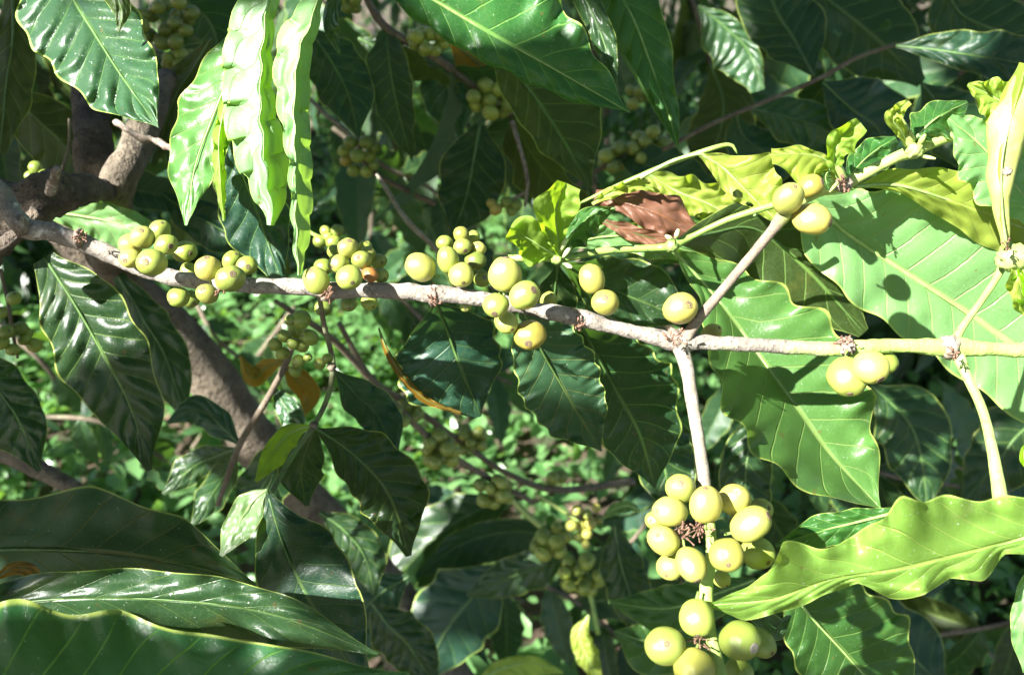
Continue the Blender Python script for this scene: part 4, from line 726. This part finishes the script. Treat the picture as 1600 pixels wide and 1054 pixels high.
leaf([(428, 605, .55), (440, 625, .55), (455, 650, .55), (462, 690, .55)], [2, 18, 22, 3], [2, 18, 20, 3], 0, 0, 'gloss', 5, .8, (1, 2), pl=(-.36, .2), parent=tw2, rib=1.2)
leaf([(376, 695, .57), (330, 650, .58), (300, 640, .58), (262, 660, .58)], [2, 24, 26, 3], [2, 22, 22, 3], .3, .2, 'blue', 6, .8, (1, 3), parent=tw2, rib=1.4)
leaf([(372, 700, .58), (340, 712, .59), (300, 730, .6), (255, 772, .6)], [2, 20, 24, 3], [2, 22, 24, 3], .3, .2, 'dark', 6, .8, (1, 3), parent=tw2, rib=1.4)
leaf([(372, 705, .58), (352, 740, .59), (330, 775, .6), (300, 822, .6)], [2, 22, 24, 3], [2, 22, 24, 3], .3, .2, 'dark', 6, .8, (1, 3), parent=tw2, rib=1.4)
# ================================================================== BACKGROUND BRANCHES
def tmpl(seed, nv=9):
    """a whole coffee leaf, 1 long, lying along +x with its top to +z"""
    rs = random.Random(seed); NU, NV = 26, 6; V = []; uv = []; Fc = []; ph0 = rs.random()*6; dr = rs.uniform(.15, .5); fold = rs.uniform(.15, .45)
    for i in range(NU):
        u = i/(NU-1); W = .21*(math.sin(math.pi*min(1, u**.85)))**.85*(1-.25*u) if 0 < u < 1 else 0
        if u > .88: W *= .6
        for j in range(-NV, NV+1):
            v = j/NV; av = abs(v)
            z = -dr*u*u+fold*W*av-.02*abs(math.sin(math.pi*(u*nv-1.25*av)))*av**.5*(1-av**4*.6)*(W/.2)*-1 + .022*av**2*math.sin(2*math.pi*5*u+ph0+j*.05)
            V.append((u, W*v*(1+.06*math.sin(30*u+ph0)*av**3), z)); uv.append((u*nv, v))
    NJ = 2*NV+1
    for i in range(NU-1):
        for j in range(NJ-1): Fc.append((i*NJ+j, (i+1)*NJ+j, (i+1)*NJ+j+1, i*NJ+j+1))
    return V, Fc, uv
TM = {}
for mk in ('dark', 'blue', 'mid', 'olive', 'gloss'):
    TM[mk] = []
    for s in range(4):
        V, Fc, uv = tmpl(s*7+len(mk)); me = mesh('leaf', V, Fc, uv=uv); me.materials.append(M[mk]); TM[mk].append(me)

def put_leaf(parent, at, direction, up, length, mk, name='leaf'):
    x = Vector(direction).normalized(); z = Vector(up); z = (z-x*z.dot(x)).normalized(); y = z.cross(x)
    R = Matrix((x, y, z)).transposed()
    o = bpy.data.objects.new(name, random.choice(TM[mk])); COL.objects.link(o); o.parent = parent
    o.location = Vector(at)-wloc(parent); o.rotation_mode = 'QUATERNION'; o.rotation_quaternion = R.to_quaternion(); o.scale = (length,)*3
    return o

def bg_branch(rows, n, length, label, mats=('dark', 'blue', 'gloss'), droop=.5, stem_mat='twigb', clusters=(), group='shaded coffee branches in the background', upw=.4):
    """rows (px,py,d,r) of the stem; n leaf pairs"""
    t = thing('coffee_branch', P(*rows[0][:3]), label, 'branch', group)
    stem('stem', [(*r, .3) for r in rows], stem_mat, t, 30, 8, .06, 150)
    c = catmull(rows, 60); X = CM.to_3x3()
    for k in range(n):
        i = int(4+54*(k+.5)/n); p = P(*c[i][:3]); tg = (P(*c[min(59, i+1)][:3])-P(*c[i-1][:3])).normalized()
        side = tg.cross(Vector((0, 0, 1))).normalized() if k % 2 == 0 else tg.cross((LW+Vector((0, -.6, 0))).normalized()).normalized()
        for s in (-1, 1):
            d_ = side*s*random.uniform(.5, 1.)+tg*random.uniform(.2, .7)+Vector((random.gauss(0, .2), random.gauss(0, .2), -droop+random.gauss(0, .25)))
            up = Vector((0, 0, 1))*upw+Vector((0, -.8, 0))+Vector((random.gauss(0, .45), random.gauss(0, .45), random.gauss(0, .45)))
            put_leaf(t, p, d_, up, length*random.uniform(.7, 1.15), random.choice(mats))
    for (x, y, d, r, m, rad, col) in clusters: cluster(t, x, y, d, r, m, rad, col)
    return t

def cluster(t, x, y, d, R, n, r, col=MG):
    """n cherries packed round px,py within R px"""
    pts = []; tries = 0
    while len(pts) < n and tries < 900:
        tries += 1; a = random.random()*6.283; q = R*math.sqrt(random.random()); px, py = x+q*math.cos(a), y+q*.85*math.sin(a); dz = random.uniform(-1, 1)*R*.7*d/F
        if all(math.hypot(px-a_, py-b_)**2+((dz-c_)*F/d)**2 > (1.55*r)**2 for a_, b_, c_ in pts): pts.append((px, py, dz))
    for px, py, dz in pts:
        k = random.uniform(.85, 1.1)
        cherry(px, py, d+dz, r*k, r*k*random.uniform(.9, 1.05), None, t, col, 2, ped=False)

# twigs with berry clusters crossing behind the branch
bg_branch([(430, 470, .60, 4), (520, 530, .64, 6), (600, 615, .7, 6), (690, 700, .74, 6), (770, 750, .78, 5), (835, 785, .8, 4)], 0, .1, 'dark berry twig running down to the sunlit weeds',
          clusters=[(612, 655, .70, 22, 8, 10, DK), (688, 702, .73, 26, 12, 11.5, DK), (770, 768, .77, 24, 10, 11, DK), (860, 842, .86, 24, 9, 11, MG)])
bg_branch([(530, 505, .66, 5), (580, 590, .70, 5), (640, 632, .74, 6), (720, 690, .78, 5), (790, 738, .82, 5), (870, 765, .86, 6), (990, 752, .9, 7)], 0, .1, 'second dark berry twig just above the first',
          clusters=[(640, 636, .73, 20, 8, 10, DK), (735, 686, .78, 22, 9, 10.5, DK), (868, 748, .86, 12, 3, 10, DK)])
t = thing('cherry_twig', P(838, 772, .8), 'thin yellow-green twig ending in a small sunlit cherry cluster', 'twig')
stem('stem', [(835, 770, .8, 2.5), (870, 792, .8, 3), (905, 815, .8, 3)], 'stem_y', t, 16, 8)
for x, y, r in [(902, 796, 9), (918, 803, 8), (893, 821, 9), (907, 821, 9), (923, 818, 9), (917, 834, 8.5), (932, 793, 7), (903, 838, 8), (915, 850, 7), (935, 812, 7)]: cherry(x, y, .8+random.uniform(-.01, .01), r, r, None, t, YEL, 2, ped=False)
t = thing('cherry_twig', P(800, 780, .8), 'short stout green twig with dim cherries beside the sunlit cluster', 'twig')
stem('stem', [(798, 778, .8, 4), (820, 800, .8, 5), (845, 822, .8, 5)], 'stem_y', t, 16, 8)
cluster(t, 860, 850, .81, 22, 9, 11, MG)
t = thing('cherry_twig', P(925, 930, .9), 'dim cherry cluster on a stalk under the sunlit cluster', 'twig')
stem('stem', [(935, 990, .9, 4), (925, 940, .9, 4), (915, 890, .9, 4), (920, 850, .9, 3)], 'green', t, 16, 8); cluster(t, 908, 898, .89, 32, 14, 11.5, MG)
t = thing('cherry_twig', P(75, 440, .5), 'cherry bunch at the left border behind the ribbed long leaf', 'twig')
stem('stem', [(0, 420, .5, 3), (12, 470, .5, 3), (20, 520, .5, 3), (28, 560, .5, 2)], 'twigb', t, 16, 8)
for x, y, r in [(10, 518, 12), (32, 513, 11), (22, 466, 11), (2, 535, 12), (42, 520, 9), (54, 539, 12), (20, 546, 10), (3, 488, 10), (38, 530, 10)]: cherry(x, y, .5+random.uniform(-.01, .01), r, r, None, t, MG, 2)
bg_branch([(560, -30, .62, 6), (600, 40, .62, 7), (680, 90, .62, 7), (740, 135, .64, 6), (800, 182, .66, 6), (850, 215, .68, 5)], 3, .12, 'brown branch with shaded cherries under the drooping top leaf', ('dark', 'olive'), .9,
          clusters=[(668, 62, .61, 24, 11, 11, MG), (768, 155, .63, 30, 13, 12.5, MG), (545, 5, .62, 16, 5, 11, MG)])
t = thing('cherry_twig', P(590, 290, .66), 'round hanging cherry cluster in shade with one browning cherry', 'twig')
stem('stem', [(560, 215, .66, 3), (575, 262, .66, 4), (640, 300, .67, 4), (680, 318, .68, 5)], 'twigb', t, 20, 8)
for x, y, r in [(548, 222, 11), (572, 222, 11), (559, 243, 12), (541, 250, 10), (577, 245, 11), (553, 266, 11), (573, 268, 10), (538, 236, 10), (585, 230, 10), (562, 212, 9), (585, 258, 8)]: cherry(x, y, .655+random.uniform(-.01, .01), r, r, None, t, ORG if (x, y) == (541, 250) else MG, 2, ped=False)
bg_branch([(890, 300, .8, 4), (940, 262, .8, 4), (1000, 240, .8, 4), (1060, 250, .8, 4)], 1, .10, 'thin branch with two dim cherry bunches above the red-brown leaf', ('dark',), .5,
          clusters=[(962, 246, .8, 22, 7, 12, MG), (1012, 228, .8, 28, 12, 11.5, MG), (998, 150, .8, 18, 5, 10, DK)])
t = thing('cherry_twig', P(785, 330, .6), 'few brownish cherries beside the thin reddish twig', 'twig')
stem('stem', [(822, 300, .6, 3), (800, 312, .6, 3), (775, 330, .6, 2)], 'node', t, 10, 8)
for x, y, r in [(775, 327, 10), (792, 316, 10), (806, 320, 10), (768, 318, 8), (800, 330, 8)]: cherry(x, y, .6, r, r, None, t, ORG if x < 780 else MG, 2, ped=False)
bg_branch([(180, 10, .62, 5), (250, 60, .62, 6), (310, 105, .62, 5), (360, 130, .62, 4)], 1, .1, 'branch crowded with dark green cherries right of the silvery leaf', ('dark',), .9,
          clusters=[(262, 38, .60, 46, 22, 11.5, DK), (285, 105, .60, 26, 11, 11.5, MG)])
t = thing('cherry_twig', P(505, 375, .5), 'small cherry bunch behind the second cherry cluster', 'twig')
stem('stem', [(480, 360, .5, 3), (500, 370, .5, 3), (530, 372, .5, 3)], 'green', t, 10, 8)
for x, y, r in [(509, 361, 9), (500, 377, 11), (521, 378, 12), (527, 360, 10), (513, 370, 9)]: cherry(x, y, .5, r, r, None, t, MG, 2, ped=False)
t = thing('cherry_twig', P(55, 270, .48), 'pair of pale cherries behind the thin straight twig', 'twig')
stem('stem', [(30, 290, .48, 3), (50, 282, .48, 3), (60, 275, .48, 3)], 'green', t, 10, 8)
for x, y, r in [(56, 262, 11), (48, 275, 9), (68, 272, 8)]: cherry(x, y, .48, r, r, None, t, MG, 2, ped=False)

# right upper shaded branches whose forks can be seen
bg_branch([(1035, 235, .66, 4), (1110, 195, .66, 4), (1180, 165, .66, 4), (1275, 125, .66, 4), (1340, 90, .66, 4), (1400, 70, .66, 4)], 0, .12, 'thin dim branch with wide leaves climbing above the curled shoots')
for args, lb in [(([(1285, 128, .66), (1330, 170, .66), (1370, 200, .67), (1390, 250, .67)], [3, 60, 66, 4], [3, 40, 46, 4], .1, .3, 'blue', 8, 2.2, (2, 3)), 'broad blue-grey shaded leaf above the curled shoots'),
                 (([(1400, 72, .62), (1460, 78, .61), (1540, 90, .60), (1660, 110, .60)], [3, 34, 46, 40], [3, 22, 34, 40], -.1, .1, 'blue', 9, 1.6, (2, 4)), 'partly sunlit leaf in the top corner above the crinkled yellow leaf'),
                 (([(1170, 170, .67), (1220, 180, .68), (1290, 205, .68), (1330, 260, .68)], [3, 34, 34, 3], [3, 40, 46, 4], .2, .3, 'gloss', 9, 3, (2, 4)), 'narrow ribbed dim leaf left of the blue-grey shaded leaf'),
                 (([(1150, 175, .69), (1160, 210, .7), (1200, 240, .7), (1270, 262, .7)], [3, 30, 40, 3], [3, 40, 40, 3], .2, .3, 'blue', 8, 1, (2, 4)), 'dull leaf just above the flat yellow-green leaf'),
                 (([(1272, 120, .70), (1240, 60, .71), (1210, 10, .72), (1190, -70, .72)], [3, 50, 60, 30], [3, 60, 66, 30], .2, .3, 'dark', 9, 2, (2, 4)), 'tall dark leaf with thin lit edge in the upper part'),
                 (([(1240, -40, .74), (1320, 20, .74), (1380, 70, .74), (1440, 130, .75)], [3, 70, 70, 10], [3, 70, 70, 10], .2, .3, 'dark', 9, 1.4, (2, 4)), 'large dark leaf with insect holes high in the shade'),
                 (([(1470, -40, .74), (1500, 20, .74), (1560, 50, .74), (1640, 90, .75)], [3, 50, 60, 10], [3, 60, 60, 10], .2, .3, 'dark', 9, 1.4, (2, 4)), 'dark leaf at the very top behind the partly sunlit one'),
                 (([(1090, 10, .8), (1130, 40, .8), (1170, 80, .8), (1192, 140, .8)], [4, 22, 16, 3], [3, 50, 60, 20], -.4, .3, 'gloss', 9, 3, (2, 4)), 'leaf with a chain of sun glints beside the tall dim leaf'),
                 (([(1110, 100, .86), (1130, 160, .86), (1120, 220, .86), (1080, 290, .86)], [3, 50, 50, 3], [3, 40, 50, 3], .2, .3, 'olive', 9, 1.4, (2, 4)), 'brownish mottled leaf in deep shade beside the tall dim leaf'),
                 (([(1440, 130, .72), (1480, 180, .72), (1500, 215, .72), (1520, 280, .72)], [3, 50, 50, 3], [3, 50, 50, 3], .2, .3, 'dark', 8, 1.4, (2, 4)), 'dark leaf behind the folded young leaf of the right shoot'),
                 (([(480, 40, .62), (520, 100, .62), (545, 150, .62), (560, 215, .62)], [3, 44, 44, 3], [3, 44, 44, 3], .2, .3, 'dark', 8, 1., (2, 4)), 'very dark leaf right of the folded white and green leaf'),
                 (([(640, 80, .72), (690, 110, .72), (705, 160, .72), (720, 215, .72)], [3, 44, 44, 3], [3, 44, 44, 3], .2, .3, 'dark', 8, 1., (2, 4)), 'dark pointed leaf hanging by the brown branch'),
                 (([(560, 60, .75), (600, 80, .75), (640, 100, .75), (670, 130, .75)], [3, 24, 22, 3], [3, 20, 20, 3], -.6, -.4, 'gloss', 8, 2., (2, 4)), 'small leaf with barred sun patches beside the brown branch'),
                 (([(700, 60, .70), (760, 110, .72), (800, 140, .72), (860, 210, .72)], [3, 40, 44, 3], [3, 50, 50, 3], .2, .3, 'sick', 8, 1., (2, 4)), 'yellow-brown shaded leaf under the drooping top leaf'),
                 (([(330, 60, .55), (300, 110, .56), (270, 160, .57), (240, 260, .57)], [3, 30, 30, 3], [3, 30, 40, 3], .2, .3, 'olive', 8, 1., (2, 4)), 'dark leaf behind the torn pale leaf'),
                 (([(250, 300, .58), (290, 330, .58), (330, 350, .58), (400, 390, .58)], [3, 30, 30, 3], [3, 30, 40, 3], .2, .3, 'blue', 8, 1., (2, 4)), 'shaded leaf above the first cherries'),
                 (([(240, -60, .66), (290, 0, .66), (330, 40, .66), (352, 120, .66)], [3, 50, 60, 3], [3, 50, 60, 3], .2, .3, 'dark', 8, 1., (2, 4)), 'dark leaf above the crowded dark cherries')]:
    mid, wl, wr, tl, tr, mk, nv, q_, rf = args
    leaf(mid, wl, wr, tl, tr, mk, nv, q_, rf, label=lb, cat='leaf', rib=2, holes=((.42, .4, .03, .13), (.62, -.35, .035, .15)) if 'insect' in lb else ())
# shaded leaves in the lower middle and lower right
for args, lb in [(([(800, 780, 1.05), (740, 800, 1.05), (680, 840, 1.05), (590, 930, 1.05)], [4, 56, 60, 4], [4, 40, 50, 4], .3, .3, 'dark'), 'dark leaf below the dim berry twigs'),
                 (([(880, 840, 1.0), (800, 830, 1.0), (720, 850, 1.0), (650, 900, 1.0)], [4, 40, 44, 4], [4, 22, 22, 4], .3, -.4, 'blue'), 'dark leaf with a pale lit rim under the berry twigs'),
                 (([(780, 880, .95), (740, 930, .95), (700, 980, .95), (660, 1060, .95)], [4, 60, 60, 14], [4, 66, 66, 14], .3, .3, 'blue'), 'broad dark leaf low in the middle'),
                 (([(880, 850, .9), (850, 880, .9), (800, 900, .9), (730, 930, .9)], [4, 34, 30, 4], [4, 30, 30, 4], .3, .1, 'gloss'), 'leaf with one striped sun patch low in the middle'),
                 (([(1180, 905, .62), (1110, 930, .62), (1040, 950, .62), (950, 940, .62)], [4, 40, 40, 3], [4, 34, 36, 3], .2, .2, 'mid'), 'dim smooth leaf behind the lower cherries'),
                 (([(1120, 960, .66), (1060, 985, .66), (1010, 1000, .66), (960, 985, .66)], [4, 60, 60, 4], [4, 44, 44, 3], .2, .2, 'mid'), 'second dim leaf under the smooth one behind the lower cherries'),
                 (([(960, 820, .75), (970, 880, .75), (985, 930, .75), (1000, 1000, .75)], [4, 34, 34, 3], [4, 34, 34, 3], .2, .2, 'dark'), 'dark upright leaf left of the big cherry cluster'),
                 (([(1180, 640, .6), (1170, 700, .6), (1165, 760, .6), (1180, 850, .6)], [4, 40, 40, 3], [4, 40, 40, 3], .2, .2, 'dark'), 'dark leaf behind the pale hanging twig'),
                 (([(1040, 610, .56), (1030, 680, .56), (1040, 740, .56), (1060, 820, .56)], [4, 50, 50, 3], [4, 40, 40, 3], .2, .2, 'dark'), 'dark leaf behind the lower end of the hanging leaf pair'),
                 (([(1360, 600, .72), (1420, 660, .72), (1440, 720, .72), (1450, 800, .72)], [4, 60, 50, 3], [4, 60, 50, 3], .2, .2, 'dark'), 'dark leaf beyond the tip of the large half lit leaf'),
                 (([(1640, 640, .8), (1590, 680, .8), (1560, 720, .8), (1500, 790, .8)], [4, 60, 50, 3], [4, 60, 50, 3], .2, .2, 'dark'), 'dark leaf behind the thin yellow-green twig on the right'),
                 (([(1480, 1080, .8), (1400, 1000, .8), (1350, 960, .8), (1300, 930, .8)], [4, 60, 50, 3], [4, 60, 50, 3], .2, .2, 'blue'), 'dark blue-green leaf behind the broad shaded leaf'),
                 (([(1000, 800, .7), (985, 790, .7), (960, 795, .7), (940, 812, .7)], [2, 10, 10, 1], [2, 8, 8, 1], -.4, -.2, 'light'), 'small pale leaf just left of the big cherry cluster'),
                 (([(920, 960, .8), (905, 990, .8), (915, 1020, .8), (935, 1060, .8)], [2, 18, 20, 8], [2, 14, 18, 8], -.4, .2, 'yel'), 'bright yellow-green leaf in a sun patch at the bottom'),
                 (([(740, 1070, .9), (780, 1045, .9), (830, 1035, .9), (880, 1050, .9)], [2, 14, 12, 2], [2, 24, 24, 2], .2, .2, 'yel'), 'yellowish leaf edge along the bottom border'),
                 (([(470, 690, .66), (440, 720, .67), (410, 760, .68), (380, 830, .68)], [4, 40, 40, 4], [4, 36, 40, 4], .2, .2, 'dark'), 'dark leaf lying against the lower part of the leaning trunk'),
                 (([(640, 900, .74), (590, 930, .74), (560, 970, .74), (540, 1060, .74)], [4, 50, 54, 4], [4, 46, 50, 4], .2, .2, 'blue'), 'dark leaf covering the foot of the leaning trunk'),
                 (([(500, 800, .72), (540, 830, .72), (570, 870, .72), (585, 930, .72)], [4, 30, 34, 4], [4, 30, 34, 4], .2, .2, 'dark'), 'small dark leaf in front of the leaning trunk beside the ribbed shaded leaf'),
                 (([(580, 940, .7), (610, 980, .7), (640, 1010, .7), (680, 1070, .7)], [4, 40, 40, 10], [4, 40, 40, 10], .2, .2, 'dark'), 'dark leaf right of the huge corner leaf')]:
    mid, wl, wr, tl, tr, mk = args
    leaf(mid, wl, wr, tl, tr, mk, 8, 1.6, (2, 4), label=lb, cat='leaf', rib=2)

# leafy branches farther back
for rows, n, ln, lb, mt in [
 ([(420, -60, 1.0, 4), (520, 40, 1.05, 4), (600, 180, 1.1, 4), (640, 320, 1.2, 3)], 6, .13, 'leafy branch in deep shade between the white leaf and the top leaf', ('dark', 'blue', 'gloss')),
 ([(900, -60, 1.1, 4), (820, 60, 1.1, 4), (760, 200, 1.2, 4), (700, 330, 1.2, 3)], 6, .13, 'leafy branch in deep shade behind the olive leaf', ('dark', 'blue', 'gloss')),
 ([(600, 120, 1.5, 4), (640, 220, 1.5, 4), (680, 300, 1.5, 4), (640, 420, 1.5, 3)], 6, .15, 'leafy branch farther back above the middle cherries', ('dark', 'mid', 'gloss')),
 ([(1060, -60, 1.1, 4), (1100, 60, 1.1, 4), (1120, 180, 1.1, 4), (1100, 300, 1.2, 3)], 7, .14, 'leafy branch in deep shade behind the tall dim leaf', ('dark', 'olive', 'gloss')),
 ([(1200, -60, 1.0, 4), (1280, 40, 1.05, 4), (1330, 140, 1.1, 4), (1420, 230, 1.1, 3)], 7, .14, 'leafy branch behind the leaf with insect holes', ('dark', 'blue', 'gloss')),
 ([(1620, -40, 1.0, 4), (1560, 60, 1.0, 4), (1480, 130, 1.0, 4), (1380, 180, 1.1, 3)], 7, .14, 'leafy branch behind the partly sunlit corner leaf', ('dark', 'blue', 'gloss')),
 ([(-60, -40, .9, 4), (20, 40, .9, 4), (90, 120, .95, 4), (160, 200, 1., 3)], 6, .13, 'leafy branch behind the silvery leaf', ('dark', 'olive', 'gloss')),
 ([(-40, 160, .8, 4), (30, 200, .8, 4), (90, 260, .8, 4), (200, 300, .8, 3)], 4, .12, 'leafy branch behind the forked trunk', ('dark', 'olive', 'gloss')),
 ([(220, 40, .95, 4), (280, 140, .95, 4), (330, 240, 1., 4), (340, 340, 1., 3)], 5, .13, 'leafy branch behind the torn pale leaf', ('dark', 'olive', 'gloss')),
 ([(520, 200, 1.0, 4), (600, 260, 1.0, 4), (680, 300, 1.05, 4), (760, 400, 1.1, 3)], 4, .11, 'leafy branch just behind the thin pale dry twig', ('dark', 'blue', 'gloss')),
 ([(560, 420, 1.5, 4), (640, 480, 1.5, 4), (720, 560, 1.5, 4), (800, 600, 1.5, 3)], 5, .12, 'leafy branch behind the yellow-brown dying leaf edge', ('dark', 'blue', 'gloss')),
 ([(300, 460, 1.2, 4), (340, 530, 1.2, 4), (420, 600, 1.25, 4), (440, 700, 1.3, 3)], 4, .10, 'leafy branch right of the leaning trunk below the first cherries', ('dark', 'blue', 'gloss')),
 ([(-40, 640, 1.0, 4), (60, 650, 1.0, 4), (160, 660, 1.0, 4), (260, 720, 1.05, 3)], 3, .09, 'leafy branch just above the bare slanting branch', ('dark', 'blue', 'gloss')),
 ([(560, 680, 1.5, 4), (660, 780, 1.5, 4), (740, 820, 1.5, 4), (860, 860, 1.6, 3)], 5, .12, 'leafy branch behind the berry twigs', ('dark', 'blue', 'gloss')),
 ([(960, 560, 1.2, 4), (1000, 640, 1.2, 4), (1040, 760, 1.2, 4), (960, 880, 1.2, 3)], 5, .12, 'leafy branch left of the pale hanging twig in the shade', ('dark', 'blue', 'gloss')),
 ([(1620, 700, 1.2, 4), (1540, 740, 1.2, 4), (1440, 700, 1.2, 4), (1360, 640, 1.2, 3)], 5, .14, 'leafy branch filling the gap under the green end of the cherry branch', ('dark', 'blue', 'gloss')),
 ([(1620, 1060, 1.4, 4), (1500, 1000, 1.4, 4), (1400, 960, 1.4, 4), (1300, 960, 1.4, 3)], 6, .15, 'leafy branch low in the gap beside the sliver of pale leaf', ('dark', 'blue', 'gloss')),
 ([(1000, -60, 1.5, 4), (940, 60, 1.5, 4), (880, 160, 1.5, 4), (800, 300, 1.6, 3)], 6, .15, 'leafy branch far behind the tall dim leaf', ('dark', 'blue', 'gloss')),
 ([(-60, 60, 1.4, 4), (60, 100, 1.4, 4), (160, 200, 1.4, 4), (300, 260, 1.5, 3)], 6, .15, 'leafy branch far behind the forked trunk', ('dark', 'blue', 'gloss')),
 ([(-40, 480, 1.3, 4), (60, 560, 1.3, 4), (130, 640, 1.4, 4), (200, 640, 1.4, 3)], 3, .12, 'leafy branch over the weeds at the left', ('dark', 'mid', 'gloss')),
 ([(560, 860, 1.2, 4), (640, 900, 1.2, 4), (720, 900, 1.2, 4), (820, 940, 1.2, 3)], 5, .14, 'low leafy branch under the berry twigs', ('dark', 'blue', 'gloss')),
 ([(820, 900, 1.1, 4), (900, 940, 1.1, 4), (960, 990, 1.1, 4), (1040, 1060, 1.1, 3)], 5, .12, 'low leafy branch left of the lower cherries', ('dark', 'blue', 'gloss')),
 ([(1200, 640, 1.1, 4), (1300, 700, 1.1, 4), (1380, 740, 1.1, 4), (1500, 760, 1.1, 3)], 6, .13, 'leafy branch in the dark gap above the wavy leaf', ('dark', 'blue', 'gloss')),
 ([(1640, 960, 1.1, 4), (1540, 980, 1.1, 4), (1440, 1000, 1.1, 4), (1340, 1060, 1.1, 3)], 5, .13, 'leafy branch in the dark gap below the wavy leaf', ('dark', 'olive', 'gloss')),
 ([(1120, 560, 1.0, 4), (1160, 640, 1., 4), (1180, 740, 1.0, 4), (1160, 860, 1.1, 3)], 5, .12, 'leafy branch behind the pale hanging twig', ('dark', 'blue', 'gloss')),
 ([(460, 480, 1.6, 4), (400, 560, 1.6, 4), (360, 620, 1.6, 4), (300, 700, 1.6, 3)], 3, .12, 'leafy branch beyond the leaning trunk', ('dark', 'mid', 'gloss')),
 ([(840, 100, 1.6, 4), (900, 200, 1.6, 4), (930, 300, 1.6, 4), (900, 420, 1.6, 3)], 6, .15, 'leafy branch farther back behind the dim cherry bunches', ('dark', 'blue', 'gloss')),
 ([(480, 80, 1.9, 4), (540, 200, 1.9, 4), (580, 330, 1.9, 4), (560, 460, 1.9, 3)], 6, .15, 'leafy branch far back behind the round hanging cherry cluster', ('dark', 'blue'))]:
    bg_branch(rows, n, ln, lb, mt)
